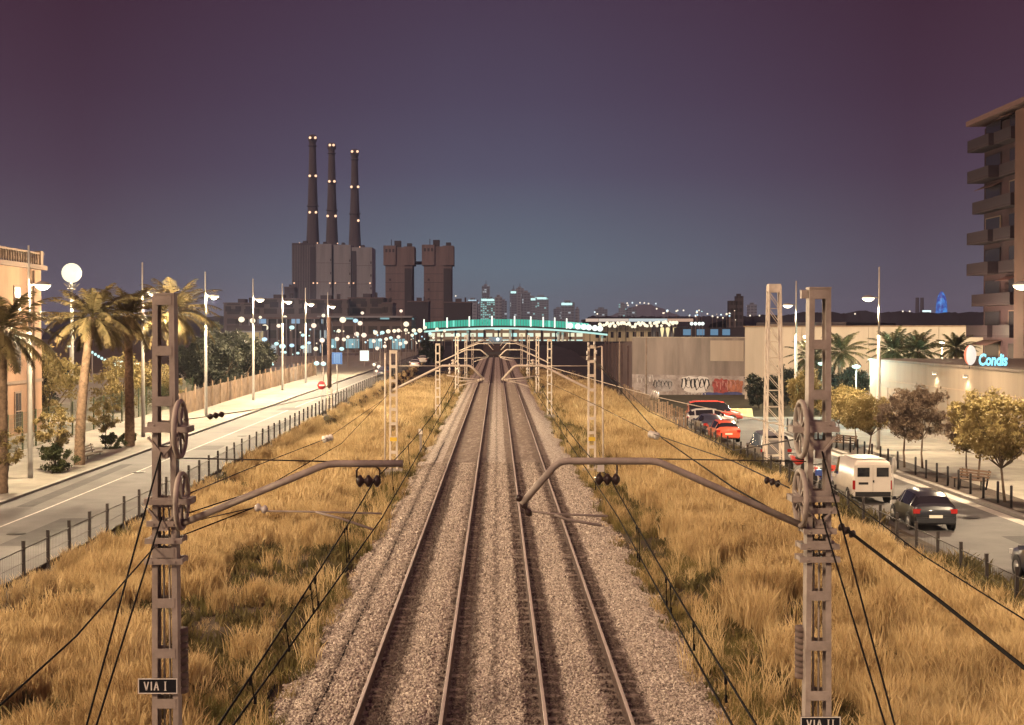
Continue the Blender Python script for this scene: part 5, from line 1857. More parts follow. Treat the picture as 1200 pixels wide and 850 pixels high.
for (x0, x1, pt, lab) in ((449, 486, 288, "left brown concrete silo tower with a dark right strip"), (494, 532, 287, "right brown concrete silo tower, taller looking and next to the low block")):
    X0, X1, Ya, Yb, z0, z1 = boxpx(x0, x1, pt, YS, 20)
    t = thing("silo_tower", lab, "industrial tower", ((X0 + X1) / 2, YS, 0), 0, "silo towers")
    w = (X1 - X0) / 2
    zc = at(470, 311, YS).z
    MB().span(-w * .86, w * .86, 0, 18, 0, z1 - 1).build("shaft", M_silo, t)
    MB().span(-w * .98, -w * .20, -.9, 19, zc, z1).build("head", M_silo, t)
    MB().span(w * .30, w * .98, -.9, 19, zc, z1 - .6).build("head", M_silo, t)
    MB().span(w * .36, w * .82, -.6, -.02, 0, zc - 2).build("dark_strip", M_silod, t)
    mb = MB()
    for k in range(1, 9): mb.span(-w * .86, w * .34, -.05, 0, zc * k / 9 - .12, zc * k / 9 + .12)
    mb.build("pour_joint", M_silod, t)
    mb = MB()
    for k in range(7): mb.span(-w * .62, -w * .5, -.07, -.01, zc * (k + .4) / 8, zc * (k + .4) / 8 + 1.4)
    for k in range(3): mb.span(-w * .85 + k * w * .22, -w * .72 + k * w * .22, -.98, -.905, z1 - 4.2, z1 - 2.2)
    mb.build("window_slot", M_silod, t)
    mb = MB(); mb.span(-w * .3, w * .1, 2, 8, z1 - 1, z1 + 3.2).span(w * .5, w * .8, 2, 8, z1 - .6, z1 + 1.6).tube([(-w * .5, 3, z1), (-w * .5, 3, z1 + 4)], .25, 5)
    mb.build("roof_hut", M_silod, t)
X0, X1, Ya, Yb, z0, z1 = boxpx(485.5, 494.5, 306, YS, 3)
tag(MB().span(X0, X1, YS + 5, YS + 8, z1 - 2, z1).build("bridge_gallery", M_silod), "small gallery bridging the gap between the two silo towers", "gallery")
blk = facade("sheds_facade", (.09, .072, .075), (1, .7, .45), (9, 5), .06, .35)
for (x0, x1, pt, Y, dp, m, lab) in ((262, 300, 356, 760, 30, blk, "long low industrial shed at the left end of the power station"), (297, 352, 351, 740, 34, blk, "grey industrial shed in front of the dark boiler house"), (333, 345, 337, 1180, 20, M_ps, "small stepped block beside the dark boiler house"),
                              (352, 408, 352, 720, 30, blk, "industrial shed in front of the middle chimney"), (408, 449, 350, 730, 30, blk, "industrial shed between boiler houses and left silo"), (448, 460, 356, 700, 24, blk, "narrow shed at the foot of the left silo"),
                              (478, 502, 354, 820, 24, M_silod, "dark low block between the two silos"), (521, 552, 355, 840, 40, M_silod, "dark gabled block right of the right silo")):
    X0, X1, Ya, Yb, z0, z1 = boxpx(x0, x1, pt, Y, dp)
    t = thing("industrial_shed", lab, "industrial building", ((X0 + X1) / 2, Y, 0), 0, "low power station buildings")
    w = (X1 - X0) / 2
    MB().span(-w, w, 0, dp, 0, z1).build("wall", m, t)
    MB().span(-w - .3, w + .3, -.4, dp, z1, z1 + .6).build("parapet", M_silo, t)
    MB().span(-w * .2, w * .25, 4, 12, z1 + .6, z1 + 2.6).span(w * .5, w * .62, 3, 6, z1 + .6, z1 + 3.2).build("roof_hut", M_ps, t)
    if m is blk:
        mb = MB()
        for k in range(3): mb.span(-w + w * .62 * k + 1, -w + w * .62 * k + w * .45, -.5, -.02, z1 - 4.2, z1 - 1.4)
        mb.build("window_band", M_silod, t)

# glassy building behind the lamps on the left
gl = facade("glassy_facade", (.06, .05, .06), (.35, .62, .95), (2.6, 3.4), .30, .55, (.85, .9, .75))
X0, X1, Ya, Yb, z0, z1 = boxpx(276, 374, 374, 330, 16)
t = thing("glassy_building", "dim glassy building with bluish windows behind the street lights", "building", ((X0 + X1) / 2, 330, 1.5))
w = (X1 - X0) / 2
MB().span(-w, w, 0, 16, 0, z1 - 1.5).build("wall", gl, t)
MB().span(-w - .3, w + .3, -.6, 16, z1 - 1.5, z1 - 1.1).build("roof", M_silo, t)
for k in range(9): MB().span(-w + w * 2 * (k + .5) / 9 - .12, -w + w * 2 * (k + .5) / 9 + .12, -.5, -.02, 0, z1 - 1.5).build("pilaster", M_psl, t)
X0, X1, Ya, Yb, z0, z1 = boxpx(374, 482, 372.5, 380, 20)
t = thing("flat_roofed_hall", "grey flat roofed hall with a pale eaves line left of the footbridge", "building", ((X0 + X1) / 2, 380, 1.5))
w = (X1 - X0) / 2
hallf = facade("hall_facade", (.10, .075, .075), (.45, .85, .9), (3.2, 4.0), .18, .5)
MB().span(-w, w, 0, 20, 0, z1 - 1.5).build("wall", hallf, t)
MB().span(-w - .4, w + .4, -1.2, 20, z1 - 1.5, z1 - 1.0).build("roof", M_psl, t)
for k in range(4): MB().span(-w + w * .5 * k + 1, -w + w * .5 * k + 4.5, -.2, -.02, 1.5, 4).build("shop_front", emit("shop_glow", (.35, .75, .85), .55), t)
# terrace with a slab roof among the lamps
t = thing("station_canopy", "small flat canopy on posts with warm light at the end of the board fence", "canopy", (at(284, 388, 235).x, 235, 1.4))
z1 = at(284, 388, 235).z - 1.4
MB().span(-2.6, 3.2, 0, 5, z1, z1 + .9).build("roof", M_ps, t)
MB().span(-2.6, 3.2, -.15, 0, z1 - .25, z1).build("roof_edge", M_psl, t)
for x in (-2.2, .4, 2.8): MB().tube([(x, .4, -.2), (x, .4, z1)], .12, 8).build("post", M_psl, t)
ye = emit("yellow_room", (1, .72, .32), .35)
MB().span(-2.2, 2.8, 3.6, 3.9, 0, z1).build("back_wall", ye, t)

# globes of the far street lamps, each on its own pole
kinds_e = {"w": E_warm, "p": E_pink, "c": E_teal, "b": emit("bluish_globe", (.55, .82, 1.0), 1.2), "s": E_warm}
globes = [(274, 406, "c", 3.3), (276, 427, "c", 4.2), (293, 431, "c", 3.2), (283, 374.6, "w", 4), (296, 376, "w", 3.6), (285, 382, "p", 2.6), (310.4, 384, "w", 4.4), (317, 388, "w", 2.4), (310, 398, "b", 3.6), (326.5, 382, "p", 2.8),
          (334, 372, "w", 2.6), (342, 384, "c", 3.4), (324, 403, "c", 3), (331, 406, "c", 4.2), (342, 405, "b", 3.2), (354.6, 407, "c", 2.8), (367.7, 381.7, "p", 3.4), (379, 370, "w", 2.4), (377.5, 399, "p", 3.4), (370, 409, "w", 3), (371, 426, "c", 3.6), (379, 426.5, "c", 3.6),
          (318, 427, "c", 3.4), (311, 424, "c", 2), (300.6, 424, "c", 2), (349, 414, "c", 2.2), (401.7, 375, "w", 4.2), (416.7, 376, "b", 3.4), (422, 379, "p", 3.2), (397, 388, "w", 2.6), (418, 391.7, "p", 3.2), (426.5, 393, "p", 3.4), (395, 397.5, "p", 2.9),
          (403, 398, "w", 2.6), (407.7, 395, "w", 2.2), (400.4, 409, "c", 3.2), (440, 390, "w", 3), (448, 390, "c", 3), (455, 388.5, "w", 3), (462, 388, "w", 2.6), (467, 387.5, "p", 2.7), (475.6, 387, "w", 2.6), (476, 380, "w", 3.7), (438, 400, "p", 2.5), (445.4, 398.5, "c", 2.5), (452.5, 397.5, "w", 2.4),
          (458, 396, "c", 2.4), (467, 395, "p", 2.5), (442, 408.5, "p", 2.6), (451, 406, "p", 2.5), (469, 403, "p", 2.6), (475.6, 401.5, "p", 2.6), (438.5, 427.5, "w", 2.2), (444, 430, "p", 2.6), (441, 435, "w", 1.8), (445, 437.5, "p", 2.2), (485, 387.5, "w", 2.8), (492, 387.5, "w", 3.2),
          (470, 364.6, "p", 2.2), (424.6, 367, "p", 2.2), (355, 393, "c", 2.6), (362, 402, "b", 2.6), (389, 406, "c", 2.4), (483, 393, "w", 2.2), (300, 388, "w", 2.2), (305, 372, "w", 2.0), (498, 384, "w", 2.4), (504, 391, "c", 2.2), (512, 386, "w", 2.2), (521, 388, "w", 1.8), (530, 393, "p", 2.0), (537, 393, "w", 2.6), (518, 394, "w", 1.8), (487, 391, "c", 2.2), (508, 396, "w", 1.6), (334, 413, "c", 2.2), (290, 416, "c", 2.2)]
names_k = {"w": "warm white", "p": "pinkish", "c": "teal white", "b": "bluish"}
M_polefar = mat("far_pole", (.22, .18, .16), .7, var=.1)
for i, (px, py, k, r) in enumerate(globes):
    Y = 205 + (i * 37) % 95 + (70 if py < 395 else 0)
    if py > 424: Y = 175 + (i * 13) % 30
    p = at(px, py, Y)
    rad = r * Y / FPX * .92
    t = thing("globe_lamp", "%s glowing globe lamp in the cluster of far street lights left of the tracks" % names_k[k], "street lamp", (p.x, Y, 1.2), 0, "far %s globe lamps" % names_k[k])
    zz = p.z - 1.2
    MB().tube([(0, 0, -.3), (0, 0, zz - rad * .8)], [.07, .045], 6).build("pole", M_polefar, t)
    MB().ball((0, 0, zz), rad, 10, 0, .9 if k in "wp" else .75).build("globe", kinds_e[k], t)
    if (px > 395 and py > 394 and i % 3 == 0) or (px < 395 and i % 7 == 0):
        ld = bpy.data.lights.new("bulb", 'POINT'); ld.energy = LAMP_W * .10; ld.shadow_soft_size = rad
        ld.color = LAMP_COL if k in "wp" else (.55, .85, 1.0)
        lo = bpy.data.objects.new("bulb", ld); COL.objects.link(lo); lo.parent = t; lo.location = (0, 0, zz)
# smaller lights scattered between them
gs = random.Random(21)
for i in range(104):
    px, py = (gs.uniform(283, 500), gs.uniform(386, 436)) if i < 82 else (gs.uniform(770, 872), gs.uniform(363, 379))
    if i < 82 and py > 400 + (480 - px) * .17: py = gs.uniform(388, 404)
    Y = gs.uniform(300, 370) if i < 82 else gs.uniform(480, 560)
    p = at(px, py, Y)
    k = gs.choice(("w", "w", "p", "c", "b"))
    lab = "tiny %s street light sparkling between the larger globes left of the tracks" if i < 82 else "tiny %s street light on the dark rise behind the graffiti wall"
    t = thing("far_street_light", lab % names_k[k], "street lamp", (p.x, Y, 1.0), 0, ("tiny %s lights left" if i < 82 else "tiny %s lights right") % names_k[k])
    MB().tube([(0, 0, -.5), (0, 0, p.z - 1.0)], .05, 5).build("pole", M_polefar, t)
    MB().ball((0, 0, p.z - 1.0), gs.uniform(.45, 1.35) * Y / FPX, 8).build("globe", kinds_e[k], t)
# white lit box, teal string of lights
p = at(427, 417, 240)
t = thing("light_box", "square white lit advertising box among the far street lights", "light box", (p.x, 240, 1.4))
MB().box((0, .15, p.z - 1.4), (1.6, .25, 1.85)).build("housing", M_head, t)
MB().box((0, .0, p.z - 1.4), (1.42, .03, 1.65)).build("lit_face", emit("lightbox_face", (.8, 1.0, .98), 1.4), t)
MB().tube([(0, .15, -.3), (0, .15, p.z - 2.3)], .12, 8).build("post", M_polefar, t)
t = thing("light_string", "sloping string of teal bulbs between the palms on the left", "light string", tuple(at(108, 412, 190)))
q0, q1 = at(108, 412, 190), at(168, 431, 190)
pts = [q0.lerp(q1, i / 16) - q0 + Vector((0, 0, -.7 * math.sin(math.pi * i / 16))) for i in range(17)]
MB().tube(pts, .03, 5).build("cable", M_cable, t)
for i, v in enumerate(pts):
    MB().ball(v + Vector((0, 0, -.12)), .20, 8).build("bulb", E_teal, t)
for e in (pts[0], pts[-1]):
    MB().tube([(e.x, 0, -q0.z), (e.x, 0, e.z)], .08, 6).build("post", M_polefar, t)
for (px, py, Y, lab) in ((82, 406, 150, "teal lamp left of the leaning palm's trunk"), (140, 424, 160, "wide teal lamp behind the second palm's trunk"), (160, 427, 150, "teal lamp beside the lamp pole left of the near mast")):
    p = at(px, py, Y)
    t = thing("park_lamp", lab, "street lamp", (p.x, Y, .6))
    MB().tube([(0, 0, 0), (0, 0, p.z - .7)], .06, 6).build("pole", M_polefar, t)
    MB().lathe([(.001, -.1), (.3, -.1), (.48, 0), (.3, .1), (.001, .1)], (0, 0, p.z - .6), 12).build("lens", E_teal, t)

# parked cars at the far end of the left road
car("parked_car", "pale car parked far up the left road under orange light", "car", "hatch", (at(487, 420, 235).x, 232, 1.5), 0, P_silver)
car("parked_car", "second pale car parked just beyond the first at the far end of the left road", "car", "hatch", (at(495, 416, 262).x, 262, 1.6), 0, P_white)
car("parked_car", "dark car with small lights at the far end of the left road", "car", "sedan", (at(447, 432, 190).x, 192, 1.3), 0, P_dark)

# trees and scrub beyond the end of the left road
for i, (px, pt, Y, lab) in enumerate(((500, 392, 270, "small dark tree at the left end of the footbridge"), (512, 398, 250, "low dark tree beside the far left road"))):
    p = at(px, pt, Y)
    tree("dark_tree", lab, "tree", (p.x, Y, 1.0), "small trees near the footbridge", VD[i], (.35, .35, (p.z - 1) / 9.9), i * 2.0)

# ---- the green lit footbridge
YB = 450.0
ub = YB / FPX
xs_ = [at(x, 388, YB).x for x in np.linspace(497, 712, 22)]
deck = lambda px: 382.2 + 5.2 * ((px - 585) / 105.0) ** 2 if px > 585 else 382.2 + 4.2 * ((px - 585) / 90.0) ** 2
t = thing("footbridge", "long footbridge with glowing green parapet and white lit underside across the tracks", "bridge", (0, YB, 0))
pxs = list(np.linspace(497, 712, 44))
mb = MB(); mu = MB()
for a, b in zip(pxs, pxs[1:]):
    A, B = at(a, deck(a), YB), at(b, deck(b), YB)
    def slab(m, z0, z1, y0, y1):
        m.add([(A.x, y0, A.z + z0), (B.x, y0, B.z + z0), (B.x, y1, B.z + z0), (A.x, y1, A.z + z0), (A.x, y0, A.z + z1), (B.x, y0, B.z + z1), (B.x, y1, B.z + z1), (A.x, y1, A.z + z1)],
              [(0, 3, 2, 1), (4, 5, 6, 7), (0, 1, 5, 4), (1, 2, 6, 5), (2, 3, 7, 6), (3, 0, 4, 7)])
    slab(mb, -.45, .12, -.3, 4)
    slab(mu, -1.0, -.455, .1, 3.6)
mb.build("deck", mat("bridge_steel", (.05, .06, .06), .6), t)
mu.build("light_soffit", emit("soffit_glow", (.58, .98, .88), 1.0), t)
E_green = emit("green_glass", (.02, .75, .52), .62); E_green2 = emit("pale_green_glass", (.18, .95, .72), .9)
gpx = np.linspace(498, 690, 61)
for i, (a, b) in enumerate(zip(gpx, gpx[1:])):
    A, B = at(a + .25, deck(a), YB), at(b - .25, deck(b), YB)
    MB().add([(A.x, -.25, A.z + .15), (B.x, -.25, B.z + .15), (B.x, -.25, B.z + 2.15), (A.x, -.25, A.z + 2.15), (A.x, -.18, A.z + .15), (B.x, -.18, B.z + .15), (B.x, -.18, B.z + 2.15), (A.x, -.18, A.z + 2.15)],
             [(0, 1, 2, 3), (7, 6, 5, 4), (0, 4, 5, 1), (1, 5, 6, 2), (2, 6, 7, 3), (3, 7, 4, 0)]).build("parapet_panel", E_green2 if (i % 7 == 3 or i > 52) else E_green, t)
for px in (497, 524, 550, 576.5, 603, 622, 636.5, 650, 664):
    A = at(px, deck(px), YB)
    MB().box((A.x, -.4, A.z + 1.6), (.42, .22, 3.2)).build("light_post", emit("post_glow", (.95, 1.0, .85), 1.6), t)
for px in (677, 684, 690, 697, 703, 668):
    A = at(px, deck(px) - 3.5, YB)
    MB().ball((A.x, -.8, A.z), .95, 10).build("lamp_globe", emit("white_globe", (.88, 1, .92), 1.4), t)
for px in (548, 598, 654.5, 659.5, 706):
    A = at(px, deck(px), YB)
    MB().tube([(A.x, 1.8, -.4), (A.x, 1.8, A.z - 1.3)], .36, 10).build("pillar", mat("white_pillar", (.6, .6, .56), .7, var=.05), t)
# lit row of shops and glass behind the bridge
sf = facade("lit_arcade", (.30, .26, .20), (.95, .82, .50), (3.0, 2.4), .8, 1.05, (.45, .95, .95))
X0, X1 = at(500, 400, 520).x, at(735, 400, 520).x
t = thing("arcade_building", "low lit arcade of teal and yellow bays seen under the footbridge", "building", (X0, 520, 0))
MB().span(0, X1 - X0, 0, 10, 4.0, at(600, 385.5, 520).z).build("wall", sf, t)
for k in range(14): MB().span((X1 - X0) * k / 14 - .25, (X1 - X0) * k / 14 + .25, -.5, -.02, 4.0, 8.0).build("pilaster", M_silod, t)
# dark cross wall with the portal the tracks run through
M_dk = mat("dark_unlit_concrete", (.025, .019, .024), .9, scale=.3, var=.2)  # coloured dark to stand for the unlit stretch of line
zt = at(600, 400.5, 440).z
t = thing("overbridge", "dark low overbridge across the tracks with a pale lit portal frame", "bridge", (0, 440, 0))
MB().span(at(470, 400, 440).x, -4.3, 0, 9, -.5, zt).build("abutment", M_dk, t)
MB().span(4.1, at(742, 400, 440).x, 0, 9, -.5, zt).build("abutment", M_dk, t)
MB().span(-4.3, 4.1, 0, 9, zt - .75, zt).build("deck", M_dk, t)
MB().span(-4.3, 4.1, -.2, -.02, zt - .62, zt - .1).build("fascia", mat("pale_fascia", (.45, .55, .55), .6), t)
X = at(575, 396, 438)
MB().span(-2.6, 1.6, .4, .8, zt, zt + 1.4).build("lit_panel", emit("dim_panel", (.30, .42, .48), .55), t)
MB().ball((.2, .2, zt + .7), .55, 10).build("lamp_globe", MATS["white_globe"], t)
# bank on both sides of the tracks, its dark colour standing for light falloff
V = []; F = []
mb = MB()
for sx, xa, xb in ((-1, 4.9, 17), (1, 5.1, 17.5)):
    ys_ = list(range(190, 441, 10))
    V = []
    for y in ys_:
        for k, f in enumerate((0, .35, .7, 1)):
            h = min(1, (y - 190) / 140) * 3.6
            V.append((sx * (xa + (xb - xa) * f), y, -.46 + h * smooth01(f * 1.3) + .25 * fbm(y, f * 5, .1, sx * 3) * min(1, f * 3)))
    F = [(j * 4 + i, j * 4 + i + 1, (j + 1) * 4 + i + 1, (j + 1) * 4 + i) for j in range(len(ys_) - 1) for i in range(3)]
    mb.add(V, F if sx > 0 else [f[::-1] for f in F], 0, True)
tag(mb.build("bank", mat("dark_unlit_earth", (.02, .015, .019), .95, scale=.6, var=.3)), kind="structure")

# ---- long pale building with a row of lamps to the right of the bridge
X0, X1, Ya, Yb, z0, z1 = boxpx(686, 812, 374.5, 470, 16)
t = thing("long_hall", "long pale hall with a lit roof edge and dark windows right of the footbridge", "building", (X0, 470, 0))
Lh = X1 - X0
zw = at(750, 385, 470).z
MB().span(0, Lh * .62, 3, 14, 0, zw + .6).build("wall", mat("hall_cream", (.50, .44, .30), .8, scale=.1, var=.1), t)
MB().span(Lh * .62, Lh, 3.2, 14, 0, zw + .6).build("wall", mat("hall_bluegrey", (.20, .23, .26), .8, var=.1), t)
MB().span(-.5, Lh + .6, -1, 16, z1 - .7, z1).build("roof", M_silod, t)
for a, b, c in ((0, .12, (.95, .70, .55)), (.12, .40, (.95, .80, .68)), (.40, .76, (.78, .92, .95)), (.76, 1.0, (.80, .50, .36))):
    MB().span(Lh * a + .05, Lh * b - .05, -1.1, -1.02, z1 - .75, z1 + .25).build("roof_edge_light", emit("roof_edge_%d" % int(b * 100), c, .62), t)
for k in range(9):
    MB().span(Lh * (.10 + .07 * k), Lh * (.10 + .07 * k) + 1.1, 2.9, 2.98, at(750, 396, 470).z, at(750, 389, 470).z).build("window", M_win, t)
for k in range(12): MB().tube([(Lh * (k + .5) / 12, -.5, 0), (Lh * (k + .5) / 12, -.5, z1 - .7)], .12, 6).build("column", M_silod, t)
gr2 = random.Random(9)
for i in range(44):
    px = 703 + i * 2.25 + gr2.uniform(-.9, .9)
    if 795 < px: px = 799 - gr2.uniform(0, 20)
    p = at(px, 380.5 + gr2.uniform(-2.0, 2.6) - (1 if px > 760 else 0), 462 + gr2.uniform(-6, 3))
    tt = thing("globe_lamp", "small warm globe lamp in the crowded row along the long pale hall", "street lamp", (p.x, p.y, 0), 0, "globe lamps along the long hall")
    MB().tube([(0, 0, 0), (0, 0, p.z - .3)], .06, 5).build("pole", M_polefar, tt)
    MB().ball((0, 0, p.z), gr2.uniform(.42, .62), 8).build("globe", E_warm, tt)
for px in (776, 782.5, 791):
    p = at(px, 386, 440)
    tt = thing("lit_column", "tapering yellow uplit column before the long hall's right half", "column", (p.x, 440, 0), 0, "yellow uplit columns")
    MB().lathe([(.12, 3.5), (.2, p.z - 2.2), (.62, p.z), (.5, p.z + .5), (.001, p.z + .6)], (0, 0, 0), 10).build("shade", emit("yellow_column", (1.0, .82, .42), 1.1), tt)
    MB().tube([(0, 0, 0), (0, 0, 3.5)], .1, 6).build("pole", M_polefar, tt)
# blue windowed block and lamps
X0, X1, Ya, Yb, z0, z1 = boxpx(797, 874, 384, 400, 14)
t = thing("blue_windowed_block", "dark low block with large dim blue windows behind the graffiti wall", "building", (X0, 400, 0))
MB().span(0, X1 - X0, 0, 14, 0, z1).build("wall", M_silod, t)
for px in (805, 821, 837, 851):
    a, b = at(px - 4.5, 393, 400), at(px + 4.5, 386, 400)
    MB().span(a.x - X0, b.x - X0, -.1, -.02, a.z, b.z).build("window", emit("blue_room", (.10, .26, .42), .8), t)
for px in (810.5, 815, 819.5, 823.5):
    p = at(px, 379.5, 395)
    tt = thing("globe_lamp", "white globe lamp in the short row of four over the blue windowed block", "street lamp", (p.x, 395, 0), 0, "four white globe lamps")
    MB().tube([(0, 0, 0), (0, 0, p.z - .3)], .05, 5).build("pole", M_polefar, tt)
    MB().ball((0, 0, p.z), .5, 10).build("globe", MATS["white_globe"], tt)

# ---- low rise and wooded ridge right of centre, lights of the far slope
M_ridge = mat("wooded_ridge", (.018, .014, .019), .95, scale=.02, var=.25)
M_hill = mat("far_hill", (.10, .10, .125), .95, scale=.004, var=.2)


def ridge(name, px0, px1, Y, pyf, m, dep=140, n=90):
    V = []
    for i in range(n + 1):
        px = px0 + (px1 - px0) * i / n
        p = at(px, pyf(px), Y)
        V += [(p.x, Y - dep * .3, -1), (p.x, Y, p.z), (p.x, Y + dep, p.z * .8), (p.x, Y + dep * 1.6, -1)]
    F = [(i * 4 + k, i * 4 + 4 + k, i * 4 + 5 + k, i * 4 + 1 + k) for i in range(n) for k in range(3)]
    o = link(name, np_mesh(name, V, F, m, smooth=False))
    return tag(o, kind="structure")


ridge("hills", 868, 1180, 640, lambda p: 370 + 3.5 * noise.noise(Vector((p * .045, 3, 0))) + 1.6 * noise.noise(Vector((p * .23, 1, 0))) - 4 * smooth01((p - 900) / 60), M_ridge, 90, 160)
ridge("hills", 690, 900, 1150, lambda p: 371 + 1.6 * noise.noise(Vector((p * .12, 5, 0))) + 1.5 * noise.noise(Vector((p * .5, 5, 0))), M_ridge, 90, 120)
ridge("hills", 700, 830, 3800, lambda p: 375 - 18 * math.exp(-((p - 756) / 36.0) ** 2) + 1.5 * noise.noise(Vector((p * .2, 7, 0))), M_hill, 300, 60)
ridge("hills", 60, 345, 1000, lambda p: 371 + 2 * noise.noise(Vector((p * .08, 8, 0))), M_ridge, 90, 80)
E_dot = emit("house_light", (1.0, .88, .68), 1.3); E_dotc = emit("cool_house_light", (.8, .97, 1.0), 1.3)
dots = [(735, 355.5), (741, 355), (750, 355), (755, 355.2), (760, 356), (768.6, 356), (769.5, 362), (746, 358), (736, 358), (782, 364.5), (794, 364), (801, 364), (808, 370), (815, 370), (829, 368), (835, 371), (841, 372), (845, 369), (876, 359), (879, 370), (890, 370), (947, 364), (1002, 368), (1058, 365), (1066, 365), (697, 366), (700, 368), (534, 347)]
for i, (px, py) in enumerate(dots):
    Y = 3200 if py < 362 else 560
    if px > 860 and py > 360: Y = 560
    p = at(px, py, Y)
    r = (1.0 if py != 364.5 else 1.6) * Y / FPX
    o = MB().ball((0, 0, 0), r, 8).build("house_light", E_dotc if i % 4 == 1 else E_dot)
    o.location = p
    tag(o, "tiny bright house light on the far dark slope to the right" if px > 600 else "tiny house light over the roofs beside the right silo", "house light", "far house lights" if px > 600 else None)

# ---- far city towers
fm = [facade("tower_glass_a", (.18, .22, .29), (.45, .95, .95), (5, 5), .18, .5), facade("tower_glass_b", (.14, .17, .23), (.8, .95, 1.0), (6, 5), .10, .5),
      facade("tower_lit", (.16, .23, .27), (.40, .95, .90), (4.5, 4.5), .62, .62), facade("tower_plain", (.18, .20, .25), (.9, .9, .8), (7, 6), .05, .5)]
towers = [(541, 552, 364, 0, None), (548, 559, 351.5, 3, "b"), (555, 562, 354.5, 3, "b"), (563, 582, 350, 2, "t"), (566, 574, 335, 1, None), (580, 588, 348, 3, None), (587, 594, 353, 1, None), (598, 606, 341, 1, "t"), (605, 614, 338, 3, None), (612, 622, 343, 1, None),
          (619, 629, 349, 0, "t"), (626, 643, 348, 0, "t"), (650, 660, 362, 1, None), (657, 673, 354.5, 1, "t"), (675, 679, 362, 3, None), (698, 712, 362.5, 1, None), (725, 734, 356.5, 0, None), (734, 746, 363, 1, None), (879, 887, 357, 3, None)]
tl = ["low grey block at the left end of the skyline", "slim tower with a lit cap left of the teal tower", "short slab with a lit cap just left of the teal tower", "broad tower with a glowing teal top", "tall thin tower behind the teal tower", "grey tower right of the teal tower", "slim dark tower between the teal tower and the tallest pair",
      "tower with a bright teal crown at left of the tallest pair", "tallest thin tower of the skyline", "dark slab leaning against the tallest tower", "blue tower beneath the lit roof sign", "pale tower with a white lit roof line", "low dark block left of the row lit roof", "dark tower with a row of white lights on its roof", "small dark chimney like tower at the bridge's right end", "low tower above the bridge's right end",
      "tower with stacked lit windows over the long hall", "low dark block beside the stacked lit windows", "dim grey tower right of the dark double block"]
for i, ((x0, x1, pt, k, cap), lab) in enumerate(zip(towers, tl)):
    Y = 2600 + (i * 173) % 700
    X0, X1, Ya, Yb, z0, z1 = boxpx(x0, x1, pt, Y, 30)
    t = thing("city_tower", lab, "tower block", ((X0 + X1) / 2, Y, 0), rnd.uniform(-.12, .12), "far city towers")
    w = (X1 - X0) / 2
    MB().span(-w, w, 0, 30, -5, z1).build("wall", fm[k], t)
    MB().span(-w * .5, w * .4, 6, 20, z1, z1 + 4).build("roof_plant", fm[3], t)
    if cap == "t": MB().span(-w * .9, w * .7, -1, -.1, z1 - 5.5, z1 - 1).build("lit_crown", emit("crown_glow", (.62, 1.0, .95), 1.3), t)
    if cap == "b": MB().span(-w * .9, w * .9, -1, -.1, z1 - 2.2, z1).build("lit_crown", emit("crown_blue", (.55, .85, 1.0), .8), t)
    if pt < 342: MB().tube([(0, 10, z1), (0, 10, z1 + 12)], .7, 5).build("mast", M_silod, t)
# dark double tower and twin stacks right of centre
X0, X1, Ya, Yb, z0, z1 = boxpx(855, 863, 352.5, 620, 6)
t = thing("double_block", "dark double tower block rising behind the graffiti wall", "tower block", (X0, 620, 0))
X2 = at(871, 347, 620)
mdb = facade("dark_block", (.055, .045, .05), (.5, .5, .6), (1.6, 3), .04, .1)
MB().span(0, X1 - X0, 0, 6, 0, z1).build("wall", mdb, t)
MB().span(X1 - X0 + .15, X2.x - X0, -.6, 6, 0, X2.z).build("wall", mdb, t)
MB().span(X1 - X0 + .6, X2.x - X0 - .8, 1, 4, X2.z, X2.z + 1).build("roof_hut", M_silod, t)
for px, pt, lab in ((1075, 349, "left one of the thin twin stacks beside the blue tower"), (1080.5, 349, "right one of the thin twin stacks beside the blue tower")):
    p = at(px, pt, 2400)
    tag(MB().tube([(p.x, 2400, 0), p], [4, 3], 10).build("far_stack", M_silod), lab, "stack", "thin twin stacks")
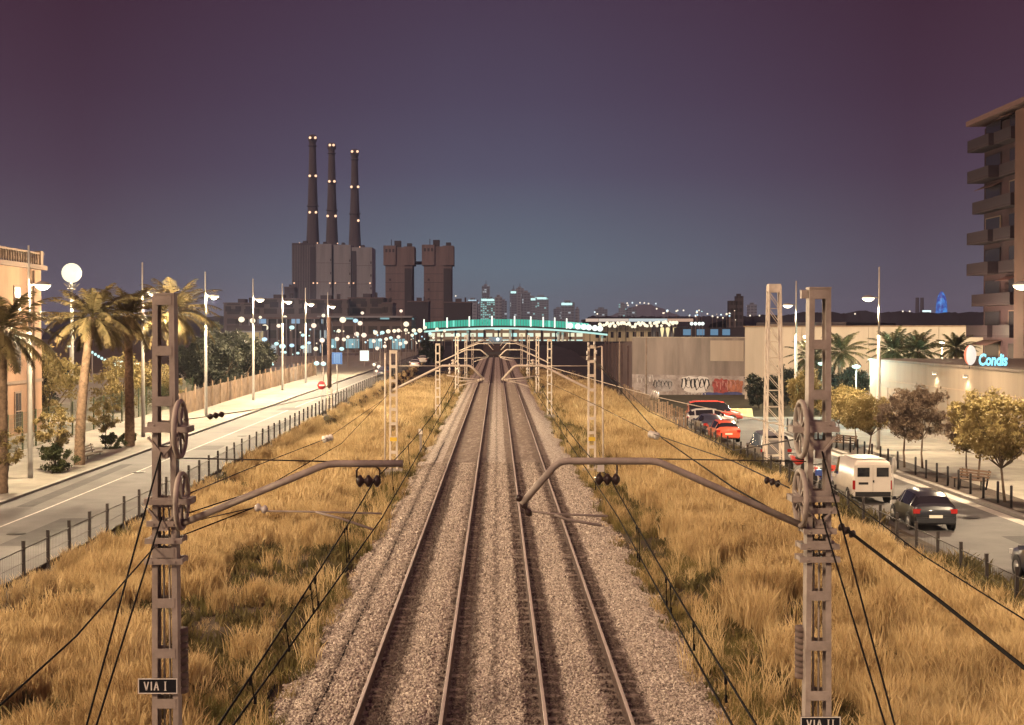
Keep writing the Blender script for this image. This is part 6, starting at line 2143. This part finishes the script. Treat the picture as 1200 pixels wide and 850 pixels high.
# rounded blue lit tower
p = at(1103.5, 341.5, 3600)
m = bpy.data.materials.new("blue_lit_skin"); m.use_nodes = True
nt = m.node_tree; b = nt.nodes["Principled BSDF"]
tc = nt.nodes.new("ShaderNodeTexCoord"); nz = nt.nodes.new("ShaderNodeTexNoise"); nz.inputs["Scale"].default_value = .12; nz.inputs["Detail"].default_value = 3
nt.links.new(tc.outputs["Object"], nz.inputs["Vector"])
rp = nt.nodes.new("ShaderNodeValToRGB"); nt.links.new(nz.outputs[0], rp.inputs[0])
rp.color_ramp.elements[0].position, rp.color_ramp.elements[0].color = .42, (.004, .035, .36, 1)
rp.color_ramp.elements[1].position, rp.color_ramp.elements[1].color = .66, (.05, .36, .95, 1)
nt.links.new(rp.outputs[0], b.inputs["Emission Color"]); b.inputs["Emission Strength"].default_value = .9; b.inputs["Base Color"].default_value = (.02, .02, .03, 1)
t = thing("rounded_tower", "bullet shaped tower glowing blue beyond the store roof", "tower", (p.x, 3600, 0))
Ht = p.z
MB().lathe([(13.0, -5), (14.5, Ht * .35), (14.4, Ht * .55), (13.2, Ht * .7), (10.6, Ht * .84), (6.6, Ht * .94), (2.6, Ht * .99), (.001, Ht)], (0, 0, 0), 28).build("shell", m, t)
p = at(1086, 365, 1500)
t = thing("far_sign", "tiny pale lit strip sign left of the blue tower", "sign", tuple(p)); MB().box((0, 0, 0), (9, .5, 2.2)).build("lit_face", emit("far_strip", (.7, .95, .95), 1.5), t); MB().tube([(0, .6, -p.z), (0, .6, 0)], .4, 6).build("post", M_silod, t)

# ------------------------------------------------------------------ night air
hz = MB().span(-7100, 7100, -420, 9100, -9, 206).build("haze", bpy.data.materials.new("haze"))
tag(hz, kind="stuff")
hm = hz.data.materials[0]; hm.use_nodes = True
hn = hm.node_tree; hn.nodes.clear()
pv = hn.nodes.new("ShaderNodeVolumePrincipled"); ho = hn.nodes.new("ShaderNodeOutputMaterial")
pv.inputs["Color"].default_value = (.50, .62, 1.0, 1); pv.inputs["Density"].default_value = HAZE
hn.links.new(pv.outputs[0], ho.inputs["Volume"])
